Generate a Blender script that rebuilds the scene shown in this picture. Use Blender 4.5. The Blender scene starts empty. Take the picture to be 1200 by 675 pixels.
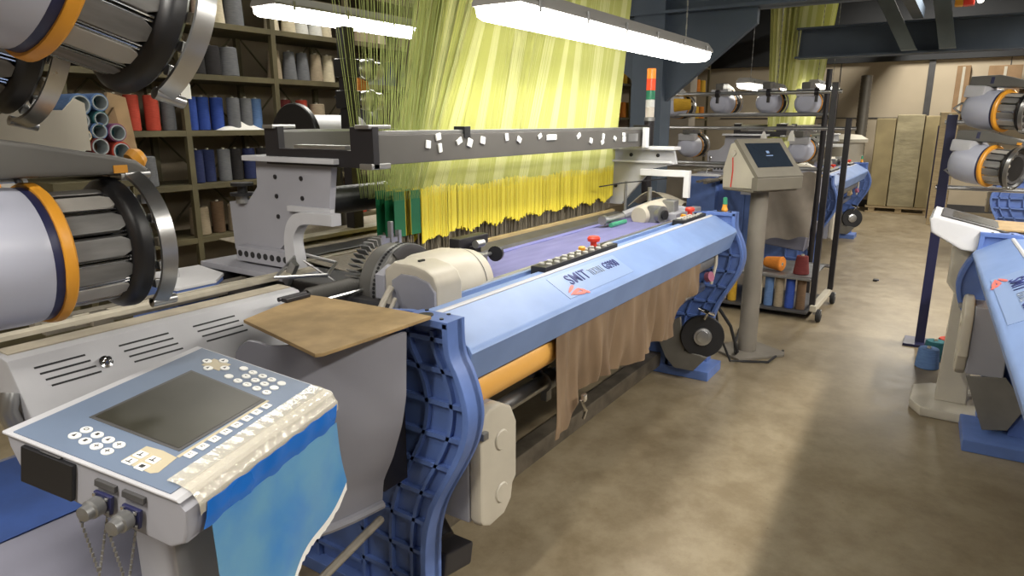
import bpy, bmesh, math, random
from mathutils import Vector as V, Matrix as Mx
random.seed(7)
C = bpy.context.scene.collection
PI = math.pi
R = math.radians

# ------------------------------------------------------------------ materials
def mat(name, col, rough=.5, metal=0., noise=0., nscale=6., col2=None, alpha=1., emit=None, estr=0., trans=0., bump=0., bscale=40., stretch=None, spec=None, coat=0.):
    m = bpy.data.materials.new(name); m.use_nodes = True
    nt = m.node_tree; b = nt.nodes['Principled BSDF']
    b.inputs['Base Color'].default_value = (*col, 1); b.inputs['Roughness'].default_value = rough
    b.inputs['Metallic'].default_value = metal; b.inputs['Alpha'].default_value = alpha
    b.inputs['Transmission Weight'].default_value = trans
    b.inputs['Coat Weight'].default_value = coat
    if spec is not None: b.inputs['Specular IOR Level'].default_value = spec
    if emit: b.inputs['Emission Color'].default_value = (*emit, 1); b.inputs['Emission Strength'].default_value = estr
    co = None
    if noise or bump:
        tc = nt.nodes.new('ShaderNodeTexCoord'); mp = nt.nodes.new('ShaderNodeMapping')
        nt.links.new(tc.outputs['Object'], mp.inputs['Vector']); co = mp.outputs['Vector']
        if stretch: mp.inputs['Scale'].default_value = stretch
    if noise:
        n = nt.nodes.new('ShaderNodeTexNoise'); n.inputs['Scale'].default_value = nscale; n.inputs['Detail'].default_value = 6
        nt.links.new(co, n.inputs['Vector'])
        r = nt.nodes.new('ShaderNodeValToRGB'); r.color_ramp.elements[0].position = .35; r.color_ramp.elements[1].position = .7
        c2 = col2 or tuple(max(0, c*(1-noise)) for c in col)
        r.color_ramp.elements[0].color = (*c2, 1); r.color_ramp.elements[1].color = (*col, 1)
        nt.links.new(n.outputs['Fac'], r.inputs['Fac']); nt.links.new(r.outputs['Color'], b.inputs['Base Color'])
        ma = nt.nodes.new('ShaderNodeMapRange'); ma.inputs['To Min'].default_value = min(1, rough+.12); ma.inputs['To Max'].default_value = max(.02, rough-.06)
        nt.links.new(n.outputs['Fac'], ma.inputs['Value']); nt.links.new(ma.outputs['Result'], b.inputs['Roughness'])
    if bump:
        n2 = nt.nodes.new('ShaderNodeTexNoise'); n2.inputs['Scale'].default_value = bscale; n2.inputs['Detail'].default_value = 4
        nt.links.new(co, n2.inputs['Vector'])
        bp = nt.nodes.new('ShaderNodeBump'); bp.inputs['Strength'].default_value = bump; bp.inputs['Distance'].default_value = .01
        nt.links.new(n2.outputs['Fac'], bp.inputs['Height']); nt.links.new(bp.outputs['Normal'], b.inputs['Normal'])
    return m

M = {}
def D(k, *a, **kw): M[k] = mat(k, *a, **kw)
D('blue', (.19, .285, .53), .42, noise=.12, nscale=5)
D('deep_blue', (.03, .07, .24), .45, noise=.35, nscale=9)
D('loom_grey', (.33, .33, .37), .5, noise=.12, nscale=3)
D('cover_grey', (.30, .30, .345), .55, noise=.1, nscale=3)
D('pale_grey', (.50, .50, .53), .45, noise=.12, nscale=6)
D('dusty_top', (.52, .46, .36), .7, noise=.3, nscale=12)
D('cream', (.53, .485, .40), .42, noise=.12, nscale=7)
D('cream_dirty', (.55, .50, .40), .55, noise=.3, nscale=9)
D('white', (.72, .72, .74), .4, noise=.08)
D('paper', (.85, .84, .80), .7)
D('black', (.012, .012, .014), .4)
D('black_rubber', (.02, .02, .022), .7, noise=.3)
D('black_metal', (.028, .026, .03), .35, metal=.3, noise=.2)
D('dark_grey', (.075, .073, .075), .45, noise=.25)
D('beam_grey', (.105, .098, .09), .45, metal=.2, noise=.2, nscale=3)
D('arm_grey', (.125, .12, .11), .42, noise=.18, nscale=6)
D('steel', (.52, .52, .52), .28, metal=.9, noise=.2, nscale=10)
D('dull_steel', (.36, .36, .36), .42, metal=.8, noise=.3, nscale=8)
D('chrome', (.75, .75, .76), .12, metal=1.)
D('oily_steel', (.20, .17, .13), .4, metal=.6, noise=.5, nscale=9)
D('orange', (.75, .33, .03), .4)
D('orange_film', (.80, .42, .10), .35)
D('navy', (.02, .022, .07), .35)
D('tan', (.42, .285, .13), .6, noise=.3, nscale=14)
D('feeder_white', (.44, .455, .55), .3, noise=.05)
D('slat', (.21, .205, .20), .38, metal=.2, noise=.3, nscale=14, stretch=(1, 6, 6))
D('slat_light', (.42, .40, .37), .36, noise=.2, nscale=14)
D('shelf_olive', (.135, .115, .06), .6, noise=.35, nscale=5)
D('concrete', (.50, .44, .36), .85, noise=.2, nscale=2)
D('gantry', (.07, .095, .13), .55, noise=.25, nscale=2)
D('gantry_pale', (.16, .19, .19), .6, noise=.3, nscale=3)
D('ceiling', (.045, .047, .05), .9, noise=.3, nscale=1)
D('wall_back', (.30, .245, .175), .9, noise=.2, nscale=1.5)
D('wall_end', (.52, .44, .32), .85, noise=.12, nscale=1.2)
D('cloth_blue', (.165, .165, .36), .7, noise=.18, nscale=4, stretch=(1, 5, 5))
D('cloth_brown', (.255, .175, .11), .42, noise=.35, nscale=4, stretch=(3, 3, 1), col2=(.18, .12, .075))
D('cord_lime', (.60, .61, .19), .65)
D('cord_pale', (.76, .76, .36), .65)
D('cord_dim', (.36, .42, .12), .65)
D('cord_black', (.05, .06, .03), .65)
D('heddle_yellow', (.95, .80, .07), .5)
D('heddle_amber', (.82, .64, .03), .5)
D('green', (.01, .16, .06), .5)
D('warp', (.36, .31, .235), .7, noise=.4, nscale=40, stretch=(8, 1, .3))
D('panel_blue', (.145, .19, .275), .45, noise=.1)
D('panel_beige', (.46, .40, .28), .5)
D('screen', (.034, .032, .022), .38, noise=.3, nscale=5)
D('screen_blue', (.018, .026, .04), .2)
D('film_blue', (.04, .21, .56), .28, noise=.25, nscale=7, col2=(.13, .33, .53))
D('tape_blue', (.01, .16, .62), .25, noise=.15)
D('red', (.70, .05, .03), .35)
D('logo_red', (.75, .16, .13), .5)
D('logo_navy', (.02, .03, .16), .5)
D('logo_grey', (.28, .33, .42), .5)
D('amber_lens', (.8, .25, .02), .25, emit=(1, .30, .04), estr=.45)
D('red_lens', (.8, .06, .02), .25, emit=(1, .12, .04), estr=.45)
D('green_lens', (.05, .28, .16), .25)
D('clear_lens', (.75, .68, .6), .25)
D('card', (.30, .19, .10), .8, noise=.2)
D('card_pale', (.45, .30, .16), .8, noise=.2)
D('wood', (.42, .32, .18), .75, noise=.3, nscale=9, stretch=(1, 1, 6))
D('kiosk_taupe', (.19, .172, .135), .5, noise=.15)
D('kiosk_side', (.52, .48, .39), .55, noise=.12)
D('pole_taupe', (.25, .225, .19), .5, noise=.15)
D('bin', (.50, .46, .38), .5, noise=.2)
D('duct', (.18, .165, .14), .4, metal=.5, noise=.2)
D('lamp_body', (.30, .29, .27), .5)
D('lamp_far_glow', (1, 1, 1), .4, emit=(1., .95, .82), estr=9)
D('lamp_glow', (1, 1, 1), .4, emit=(1., .97, .88), estr=17)
D('key_white', (.75, .75, .73), .4)
D('hose', (.10, .10, .10), .5)
D('clear_film', (.80, .74, .60), .06, alpha=.34, bump=.35, bscale=28, coat=.8)
# shrink-wrapped stack film
D('stack_wrap', (.46, .40, .25), .28, noise=.35, nscale=3, stretch=(1, 1, 2.5), bump=.35, bscale=9)
D('stack_wood', (.36, .29, .15), .6, noise=.25, nscale=4)
YARN = dict(cream=(.62, .55, .40), white=(.70, .70, .66), grey=(.16, .165, .18), black=(.02, .018, .02), navy=(.02, .03, .11),
            blue=(.03, .075, .36), light_blue=(.12, .22, .45), red=(.55, .07, .04), maroon=(.16, .025, .025), purple=(.22, .07, .16),
            brown=(.15, .09, .05), yellow=(.62, .36, .03), orange=(.62, .2, .02), beige=(.36, .29, .2), green=(.05, .10, .06), teal=(.03, .15, .17), pink=(.40, .14, .22))
for k, c in YARN.items(): D('yarn_'+k, c, .85, noise=.18, nscale=25, stretch=(1, 1, 5))
D('tube_card', (.34, .38, .40), .7)

def floor_material():
    m = bpy.data.materials.new('polished_concrete'); m.use_nodes = True; nt = m.node_tree; b = nt.nodes['Principled BSDF']; L = nt.links.new
    tc = nt.nodes.new('ShaderNodeTexCoord')
    n1 = nt.nodes.new('ShaderNodeTexNoise'); n1.inputs['Scale'].default_value = 1.1; n1.inputs['Detail'].default_value = 8; n1.inputs['Roughness'].default_value = .62
    n2 = nt.nodes.new('ShaderNodeTexNoise'); n2.inputs['Scale'].default_value = 7; n2.inputs['Detail'].default_value = 8; n2.inputs['Roughness'].default_value = .7
    n3 = nt.nodes.new('ShaderNodeTexVoronoi'); n3.inputs['Scale'].default_value = 14
    for n in (n1, n2, n3): L(tc.outputs['Object'], n.inputs['Vector'])
    r = nt.nodes.new('ShaderNodeValToRGB'); e = r.color_ramp.elements
    e[0].position = .3; e[0].color = (.20, .158, .10, 1); e[1].position = .72; e[1].color = (.33, .275, .185, 1)
    r2 = nt.nodes.new('ShaderNodeValToRGB'); e = r2.color_ramp.elements
    e[0].position = .38; e[0].color = (.68, .64, .58, 1); e[1].position = .62; e[1].color = (1, 1, 1, 1)
    mx = nt.nodes.new('ShaderNodeMix'); mx.data_type = 'RGBA'; mx.blend_type = 'MULTIPLY'; mx.inputs[0].default_value = .8
    L(n1.outputs['Fac'], r.inputs['Fac']); L(n2.outputs['Fac'], r2.inputs['Fac'])
    L(r.outputs['Color'], mx.inputs[6]); L(r2.outputs['Color'], mx.inputs[7])
    r3 = nt.nodes.new('ShaderNodeValToRGB'); e = r3.color_ramp.elements
    e[0].position = .02; e[0].color = (.45, .4, .34, 1); e[1].position = .07; e[1].color = (1, 1, 1, 1)
    mx2 = nt.nodes.new('ShaderNodeMix'); mx2.data_type = 'RGBA'; mx2.blend_type = 'MULTIPLY'; mx2.inputs[0].default_value = .5
    L(n3.outputs['Distance'], r3.inputs['Fac']); L(mx.outputs[2], mx2.inputs[6]); L(r3.outputs['Color'], mx2.inputs[7])
    L(mx2.outputs[2], b.inputs['Base Color'])
    mr = nt.nodes.new('ShaderNodeMapRange'); mr.inputs['To Min'].default_value = .27; mr.inputs['To Max'].default_value = .5
    L(n2.outputs['Fac'], mr.inputs['Value']); L(mr.outputs['Result'], b.inputs['Roughness'])
    bp = nt.nodes.new('ShaderNodeBump'); bp.inputs['Strength'].default_value = .08; bp.inputs['Distance'].default_value = .004
    L(n2.outputs['Fac'], bp.inputs['Height']); L(bp.outputs['Normal'], b.inputs['Normal'])
    return m
M['floor'] = floor_material()

# ------------------------------------------------------------------ mesh builder
ORI = {}                                   # root -> world origin that its parts' vertices are measured from
class MB:
    def __init__(s): s.bm = bmesh.new(); s.k = []
    def _mark(s): return set(s.bm.faces)
    def box(s, x0, x1, y0, y1, z0, z1, bev=0, rot=None, seg=2):
        vs = [s.bm.verts.new(c) for c in ((x0,y0,z0),(x1,y0,z0),(x1,y1,z0),(x0,y1,z0),(x0,y0,z1),(x1,y0,z1),(x1,y1,z1),(x0,y1,z1))]
        fs = [s.bm.faces.new([vs[i] for i in q]) for q in ((0,3,2,1),(4,5,6,7),(0,1,5,4),(1,2,6,5),(2,3,7,6),(3,0,4,7))]
        if rot is not None:
            c = V(((x0+x1)/2, (y0+y1)/2, (z0+z1)/2))
            for v in vs: v.co = c + rot @ (v.co - c)
        if bev:
            es = list({e for f in fs for e in f.edges})
            bmesh.ops.bevel(s.bm, geom=es, offset=bev, segments=seg, affect='EDGES', profile=.5)
        return s
    def prism(s, poly, ax, a, b, bev=0):
        def P(u, v, w): return {'x': (w, u, v), 'y': (u, w, v), 'z': (u, v, w)}[ax]
        A = [s.bm.verts.new(P(u, v, a)) for u, v in poly]; B = [s.bm.verts.new(P(u, v, b)) for u, v in poly]
        n = len(poly); fs = [s.bm.faces.new(A), s.bm.faces.new(B[::-1])]
        for i in range(n): fs.append(s.bm.faces.new((A[i], B[i], B[(i+1) % n], A[(i+1) % n])))
        bmesh.ops.recalc_face_normals(s.bm, faces=fs)
        if bev:
            es = list({e for f in fs[:2] for e in f.edges})
            bmesh.ops.bevel(s.bm, geom=es, offset=bev, segments=2, affect='EDGES', profile=.5)
        return s
    def tube(s, pts, r, n=10, cap=True):
        pts = [V(p) for p in pts]; rings = []
        rr = r if isinstance(r, (list, tuple)) else [r]*len(pts)
        up = None
        for i, p in enumerate(pts):
            d = ((pts[min(i+1, len(pts)-1)] - pts[max(i-1, 0)])).normalized()
            if up is None: up = d.orthogonal().normalized()
            up = (up - d*up.dot(d)).normalized(); w = d.cross(up)
            rings.append([s.bm.verts.new(p + rr[i]*(math.cos(2*PI*k/n)*up + math.sin(2*PI*k/n)*w)) for k in range(n)])
        for a, b in zip(rings, rings[1:]):
            for k in range(n): s.bm.faces.new((a[k], a[(k+1) % n], b[(k+1) % n], b[k]))
        if cap: s.bm.faces.new(rings[0][::-1]); s.bm.faces.new(rings[-1])
        return s
    def lathe(s, prof, o=(0,0,0), ax=(0,0,1), n=24, a0=0, a1=2*PI):
        ax = V(ax).normalized(); o = V(o); u = ax.orthogonal().normalized(); w = ax.cross(u)
        if abs(ax.x) > .9: u = V((0,0,1)); u = (u - ax*u.dot(ax)).normalized(); w = ax.cross(u)
        full = a1 - a0 > 2*PI - 1e-6; N = n if full else n+1; rings = []
        for t, r in prof:
            rings.append([s.bm.verts.new(o + ax*t + max(r, 1e-5)*(math.cos(a0+(a1-a0)*k/n)*u + math.sin(a0+(a1-a0)*k/n)*w)) for k in range(N)])
        for a, b in zip(rings, rings[1:]):
            for k in range(n): s.bm.faces.new((a[k], a[(k+1) % N], b[(k+1) % N], b[k]))
        return s
    def sheet(s, f, nu, nv, t=0):
        g = [[s.bm.verts.new(f(i/nu, j/nv)) for j in range(nv+1)] for i in range(nu+1)]
        fs = [s.bm.faces.new((g[i][j], g[i+1][j], g[i+1][j+1], g[i][j+1])) for i in range(nu) for j in range(nv)]
        if t:                                  # a closed thin shell: offset copy plus stitched rim
            for f in fs: f.normal_update()
            h = [[None]*(nv+1) for _ in range(nu+1)]
            for i in range(nu+1):
                for j in range(nv+1):
                    n = V((0,0,0))
                    for f in g[i][j].link_faces: n += f.normal
                    h[i][j] = s.bm.verts.new(g[i][j].co - n.normalized()*t)
            for i in range(nu):
                for j in range(nv): s.bm.faces.new((h[i][j+1], h[i+1][j+1], h[i+1][j], h[i][j]))
            rim = [(i,0) for i in range(nu+1)]+[(nu,j) for j in range(1,nv+1)]+[(i,nv) for i in range(nu-1,-1,-1)]+[(0,j) for j in range(nv-1,0,-1)]
            for (a,b),(c,d) in zip(rim, rim[1:]+rim[:1]): s.bm.faces.new((g[a][b], h[a][b], h[c][d], g[c][d]))
        return s
    def obj(s, name, m, parent=None, smooth=True, local=False, label=None):
        me = bpy.data.meshes.new(name)
        bmesh.ops.recalc_face_normals(s.bm, faces=s.bm.faces[:])
        off = V((0,0,0)); root = parent
        while root is not None and root.parent is not None: root = root.parent
        if root is not None: off = ORI.get(root.name, off)
        elif not local:
            xs = [v.co for v in s.bm.verts]
            off = V(((min(v.x for v in xs)+max(v.x for v in xs))/2, (min(v.y for v in xs)+max(v.y for v in xs))/2, min(v.z for v in xs)))
        if off.length: bmesh.ops.translate(s.bm, verts=s.bm.verts[:], vec=-off)
        s.bm.to_mesh(me); s.bm.free()
        me.materials.append(M[m] if isinstance(m, str) else m)
        if smooth:
            me.shade_smooth()
            me.set_sharp_from_angle(angle=R(35))
        o = bpy.data.objects.new(name, me); C.objects.link(o)
        if smooth and 20 < len(me.polygons) < 9000:
            wn = o.modifiers.new('normals', 'WEIGHTED_NORMAL'); wn.keep_sharp = True; wn.weight = 100
        if parent is not None: o.parent = parent
        elif not local: o.location = off
        if label: o['label'] = label
        return o
def split_obj(mb, name, m, parent, **k):
    # every loose piece becomes a part of its own
    bm = mb.bm; bm.verts.ensure_lookup_table(); seen = set(); isl = []
    for v in bm.verts:
        if v in seen: continue
        st = [v]; seen.add(v); comp = []
        while st:
            a = st.pop(); comp.append(a)
            for e in a.link_edges:
                b = e.other_vert(a)
                if b not in seen: seen.add(b); st.append(b)
        isl.append(comp)
    out = []
    for comp in isl:
        n = MB(); mp = {v: n.bm.verts.new(v.co) for v in comp}
        for f in {f for v in comp for f in v.link_faces}: n.bm.faces.new([mp[v] for v in f.verts])
        out.append(n.obj(name, m, parent, **k))
    bm.free(); return out
MB.objs = split_obj
def tag(o, label, cat, group=None, kind=None):
    o['label'] = label; o['category'] = cat
    if group: o['group'] = group
    if kind: o['kind'] = kind
    return o
def thing(name, label, cat, loc=(0,0,0), rot=(0,0,0), group=None, world=True):
    o = bpy.data.objects.new(name, None); C.objects.link(o); o.location = loc; o.rotation_euler = rot
    o.empty_display_size = .05
    tag(o, label, cat, group)
    if world: ORI[o.name] = V(loc)
    return o
def struct(name, mb, m, label=None):
    o = mb.obj(name, m); o['kind'] = 'structure'
    if label: o['label'] = label
    return o
def copy_tree(o, parent=None, skip=()):
    c = o.copy(); C.objects.link(c)
    if parent is not None: c.parent = parent
    for ch in list(o.children):
        if ch.name.split('.')[0] in skip: continue
        copy_tree(ch, c, skip)
    return c
def B(*a, **k): return MB().box(*a, **k)
ORD = ['', 'first', 'second', 'third', 'fourth', 'fifth', 'sixth', 'seventh', 'eighth', 'ninth', 'tenth', 'eleventh', 'twelfth', 'thirteenth', 'fourteenth', 'fifteenth', 'sixteenth', 'seventeenth', 'eighteenth']

# ------------------------------------------------------------------ room
struct('floor', B(-4, 15, -5, 6.2, -.1, 0), 'floor')
struct('ceiling', B(-4, 15, -5, 6.2, 4.2, 4.3), 'ceiling')
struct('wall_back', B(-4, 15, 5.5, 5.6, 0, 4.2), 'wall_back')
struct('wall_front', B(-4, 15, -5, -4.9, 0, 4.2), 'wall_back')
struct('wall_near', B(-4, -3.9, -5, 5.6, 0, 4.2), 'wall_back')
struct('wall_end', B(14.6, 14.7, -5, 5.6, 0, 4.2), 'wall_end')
struct('trim_1', MB().box(14.56, 14.6, -4, 4.4, .0, .12).box(14.55, 14.6, .68, .78, 0, 2.75), 'dark_grey')
struct('trim_4', B(14.5, 14.6, -4.9, 5.5, 2.62, 4.2), 'ceiling')  # dark panel added over the upper end wall to make it dark
# panel seams of the end wall
m = MB()
for y in (-1.5, -.4, 2.2): m.box(14.588, 14.6, y-.006, y+.006, .12, 2.7)
m.box(14.585, 14.6, -4, 4.4, 1.62, 1.64)
struct('trim_2', m, 'dark_grey')

# ------------------------------------------------------------------ the loom (built once where it stands, then copied for its neighbours)
D('frame_blue', (.125, .21, .52), .42, noise=.22, nscale=7)
FRONT = [(1.12,1.02),(1.115,.93),(1.085,.87),(1.06,.80),(1.055,.73),(1.075,.65),(1.12,.56),(1.165,.48),(1.20,.40),(1.225,.28),(1.23,.05)]
def smooth_poly(p, k=4):
    out = []
    for i in range(len(p)-1):
        p0, p1, p2, p3 = p[max(i-1,0)], p[i], p[i+1], p[min(i+2,len(p)-1)]
        for j in range(k):
            t = j/k
            out.append(tuple(.5*((2*p1[a]) + (-p0[a]+p2[a])*t + (2*p0[a]-5*p1[a]+4*p2[a]-p3[a])*t*t + (-p0[a]+3*p1[a]-3*p2[a]+p3[a])*t**3) for a in (0,1)))
    return out+[p[-1]]
FC = smooth_poly(FRONT)
def fy(z):
    for (y0,z0),(y1,z1) in zip(FC, FC[1:]):
        if z1 <= z <= z0: return y0+(y1-y0)*(z0-z)/max(z0-z1,1e-6)
    return FC[-1][0]
def side_frame(root, xf0, xf1, xw0, xw1, ribdirs, label):
    m = MB()
    m.prism(FC+[(2.3,.05),(2.3,.88),(1.95,.90),(1.60,.98),(1.3,1.02)], 'x', xw0, xw1)
    # front flange: a strip of constant depth following the curve
    m.prism(FC+[(y+.022,z) for y,z in FC[::-1]], 'x', xf0, xf1, bev=.004)
    # top plate with bolt bosses
    m.prism([(1.12,1.0),(1.12,1.022),(1.27,1.022),(1.34,1.0)], 'x', xf0, xf1, bev=.003)
    for rx0, rx1 in ribdirs:
        for off in (.075, .165, .29):
            pts = [(y+off, z) for y, z in FC if z < 1.0]
            m.prism(pts+[(y+.012,z) for y,z in pts[::-1]], 'x', rx0, rx1)
        for i, z in enumerate((.955,.865,.765,.66,.56,.455,.35,.24,.13)):
            a = fy(z)
            m.box(rx0, rx1, a+.01, a+.31, z-.007, z+.007)
            if i % 2 == 0: m.box(rx0, rx1, a+.31, a+.7, z-.03, z-.018)
        for y in (1.75, 2.0): m.box(rx0, rx1, y, y+.014, .05, .85)
    m.box(xf0, xf1, 1.17, 2.35, 0, .05, bev=.006)
    f = m.obj('side_frame', 'frame_blue', root)
    b = MB()
    for x, y, r in ((xf0+.03,1.22,.022),(xf0+.02,1.155,.006),(xf0+.07,1.17,.006),(xf0+.07,1.25,.006)): b.lathe([(0,0),(0,r),(.004,r),(.004,0)], (x,y,1.021), n=14)
    b.objs('bolt_hole', 'black_metal', f)
    return f

def make_loom():
    L = thing('weaving_loom', 'long blue loom across the foreground, maker name on its front beam, cream drive housing', 'loom', (2.8,1.7,0), group='weaving looms')
    side_frame(L, 1.385, 1.465, 1.43, 1.45, [(1.413,1.43)], '')
    side_frame(L, 4.145, 4.225, 4.16, 4.18, [(4.18,4.222),(4.148,4.16)], '')
    # front breast beam
    bb = MB().prism([(1.135,.81),(1.10,.912),(1.112,.93),(1.235,1.0),(1.30,1.003),(1.30,.95),(1.20,.83)], 'x', 1.47, 4.14, bev=.004).obj('front_beam', 'blue', L)
    MB().prism([(1.243,1.003),(1.250,1.008),(1.258,1.008),(1.258,1.0),(1.245,.998)], 'x', 1.50, 4.1).obj('edge_highlight', 'pale_grey', bb)  # pale strip stands in for the highlight along the beam's upper edge
    # button row and emergency stops
    for xa, xb, n in ((2.16,2.80,9),(3.66,4.05,6)):
        bp = B(xa, xb, 1.268, 1.335, .985, 1.022, bev=.004).obj('button_panel', 'black', L)
        m = MB()
        for i in range(n):
            x = xa+.05+(xb-xa-.16)*i/(n-1)
            for y in (1.283, 1.315): m.lathe([(0,.0115),(.005,.0115),(.007,.009),(.0075,0)], (x,y,1.022), n=12)
        m.box(xb-.07, xb-.02, 1.285, 1.305, 1.022, 1.026)
        m.objs('push_button', 'button_grey', bp)
        MB().lathe([(0,.014),(.022,.014),(.022,.027),(.036,.029),(.044,.022),(.046,0)], (xb-.13,1.325,1.022), n=18).obj('emergency_stop', 'red', bp)
        MB().lathe([(0,.016),(.012,.016),(.016,.010),(.017,0)], (xb-.24,1.325,1.022), n=16).obj('lamp_button', 'orange', bp)
    # label on the beam's sloping face: red flower mark, maker's name, type
    A0, A1 = V((0,1.112,.93)), V((0,1.235,1.0)); up = (A1-A0).normalized(); nrm = V((0,-up.z,up.y)); ang = math.atan2(up.z, up.y)
    def on_face(x, t, h=.0015): return V((x,0,0))+A0+up*t+nrm*h
    lm = MB(); lo_ = [lm.bm.verts.new(on_face(2.09+.56*u, .012+.118*v, .0)) for u, v in ((0,0),(1,0),(1,1),(0,1))]; hi_ = [lm.bm.verts.new(v.co+nrm*.0012) for v in lo_]
    lm.bm.faces.new(hi_)
    for i in range(4): lm.bm.faces.new((lo_[i], lo_[(i+1)%4], hi_[(i+1)%4], hi_[i]))
    lab = lm.obj('label_plate', 'label_film', bb, smooth=False)
    m = MB(); rm0 = Mx.Rotation(ang, 3, 'X')
    for k, (ox, ot, ln, rz) in enumerate(((.0,.050,.036,20),(.006,.032,.044,8),(.018,.018,.040,-8),(.05,.030,.022,-30),(.062,.014,.020,-25))):
        n0 = len(m.bm.verts)
        m.prism([(ln*math.cos(t), .0062*math.sin(t)*(1+.5*math.cos(t))) for t in [2*PI*i/16 for i in range(16)]], 'z', 0, .001)
        m.bm.verts.ensure_lookup_table()
        for v in m.bm.verts[n0:]: v.co = on_face(2.15+ox, ot, .0022) + rm0 @ Mx.Rotation(R(rz), 3, 'Z') @ v.co
    m.obj('flower_mark', 'logo_red', lab)
    def text(s, x, t, size, mt, name, sx=1, off=0.):
        cu = bpy.data.curves.new(name, 'FONT'); cu.body = s; cu.size = size; cu.extrude = .0008; cu.offset = off; cu.space_character = 1.1
        to = bpy.data.objects.new(name, cu); C.objects.link(to)
        dg = bpy.context.evaluated_depsgraph_get(); me = bpy.data.meshes.new_from_object(to.evaluated_get(dg))
        bpy.data.objects.remove(to)
        rm = Mx.Rotation(ang, 3, 'X'); p = on_face(x, t, .0028)
        for v in me.vertices: v.co = p + rm @ V((v.co.x*sx, v.co.y, v.co.z)) - ORI[L.name]
        me.materials.clear(); me.materials.append(M[mt]); o = bpy.data.objects.new(name, me); C.objects.link(o); o.parent = lab
    text('SMIT', 2.185, .066, .072, 'logo_navy', 'maker_name', 1.0, .0004)
    text('TEXTILE', 2.365, .070, .052, 'logo_grey', 'maker_line', .55)
    text('GS900', 2.495, .070, .058, 'logo_navy', 'type_number', .72, .0006)
    # steel bars between beam and cloth
    MB().box(1.55, 4.1, 1.30, 1.345, .955, .985).box(1.6, 4.1, 1.345, 1.36, .97, 1.0).obj('front_guide', 'blue', L)
    MB().tube([(1.9,1.385,.985),(4.05,1.385,.985)], .016, 10).obj('guide_rod', 'steel', L)
    m = MB().box(1.6, 4.1, 1.36, 1.80, .90, .965)
    m.obj('cloth_table', 'dark_grey', L)
    MB().sheet(lambda u,v: V((1.98+1.95*u, 1.40+.31*v, .985+.002*math.sin(u*40)*v)), 60, 6, .003).obj('woven_cloth', 'cloth_blue', L)
    MB().sheet(lambda u,v: V((1.98+1.95*u, 1.68+.035*v, .988)), 4, 1, .003).obj('cloth_edge', 'cloth_blue_light', L)
    # sley: reed and rails
    MB().box(1.95, 4.05, 1.735, 1.755, .955, .975).prism([(1.76,.955),(1.775,.985),(1.86,.995),(1.86,.955)], 'x', 1.95, 4.05, bev=.004).obj('reed', 'dark_grey', L)
    MB().box(1.95, 4.05, 1.865, 1.89, .95, 1.008, bev=.003).obj('reed_cap', 'dusty_brass', L)
    MB().box(1.95, 4.05, 1.715, 1.733, .955, .97).obj('race_board', 'black', L)
    # warp ends rising through the heddle eyes: countless fine threads
    m = MB(); rr = random.Random(3)
    for k in range(900):
        x = 2.08+2.02*k/900+rr.uniform(-.002,.002); y = 1.93+.14*rr.random(); z = 1.10
        m.box(x-.0013, x+.0013, y-.0013, y+.0013, .90, z)
    w = m.obj('warp_threads', 'warp', L, smooth=False); w['kind'] = 'stuff'
    MB().sheet(lambda u,v: V((2.0+2.15*u, 2.15+.9*v, .93+.06*v)), 30, 4, .003).obj('warp_sheet', 'warp', L)
    # body of the loom: cross members and dark interior
    MB().box(1.5, 4.1, 2.2, 2.3, .25, .85, bev=.01).box(1.5, 4.1, 1.65, 1.80, .72, .90, bev=.01).obj('cross_member', 'black_metal', L)
    MB().box(1.47, 4.14, 1.47, 1.56, .04, .13, bev=.008).obj('floor_rail', 'oily_steel', L)
    MB().lathe([(0,.0),(0,.19),(2.5,.19),(2.5,0)], (1.55,1.92,.52), (1,0,0), 28).obj('cloth_roller', 'black_rubber', L)
    MB().lathe([(0,.0),(0,.068),(.03,.075),(.60,.075),(.60,0)], (1.50,1.25,.735), (1,0,0), 28).obj('take_up_roller', 'orange_film', L)
    MB().lathe([(0,.0),(0,.05),(2.0,.05),(2.0,0)], (2.1,1.25,.735), (1,0,0), 20).obj('roller_shaft', 'dull_steel', L)
    MB().tube([(1.47,1.30,.545),(4.14,1.30,.545)], .030, 16).obj('tie_bar', 'steel', L)
    m = MB().tube([(2.20,1.30,.545),(2.26,1.30,.545)], .042, 16).box(2.21, 2.25, 1.285, 1.315, .46, .55, bev=.004).box(2.20, 2.26, 1.30, 1.5, .55, .60, bev=.006)
    m.obj('bar_clamp', 'dull_steel', L)
    MB().tube([(2.02,1.30,.62),(2.10,1.28,.66),(2.2,1.30,.63),(2.4,1.36,.60)], .008, 8).obj('air_hose', 'tape_blue', L)
    MB().box(1.47, 4.14, 1.40, 1.60, .60, .70, bev=.01).obj('under_tray', 'oily_steel', L)
    # grey side cover standing before the near frame
    yc = [(1.19,1.0),(1.195,.92),(1.20,.82),(1.22,.73),(1.26,.62),(1.30,.54),(1.31,.47)]
    def yedge(z):
        for (ya,za),(yb,zb) in zip(yc, yc[1:]):
            if zb <= z <= za: return ya+(yb-ya)*(za-z)/(za-zb)
        return yc[-1][0] if z < .5 else yc[0][0]
    def ztop(u):
        t = [(0,1.005),(.5,1.005),(.80,1.005),(.86,1.016),(.91,1.02),(.955,1.008),(.98,.99),(1,.95)]
        for (a,c),(b,d) in zip(t, t[1:]):
            if a <= u <= b: return c+(d-c)*(u-a)/(b-a)
        return .96
    def cover(u, v):
        z = ztop(u)+(.47-.015*u-ztop(u))*v
        x0_, y0_ = 1.30, yedge(min(z,1.0)); q = V((x0_+(.985-x0_)*u, y0_+(1.49-y0_)*u, z))
        return q + V((-.68,-.73,0))*(.045*math.sin(PI*min(1,u*1.02))+.02*u*u)
    sc = MB().sheet(cover, 48, 24, .012).obj('side_cover', 'cover_grey', L)
    m = MB()
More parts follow.
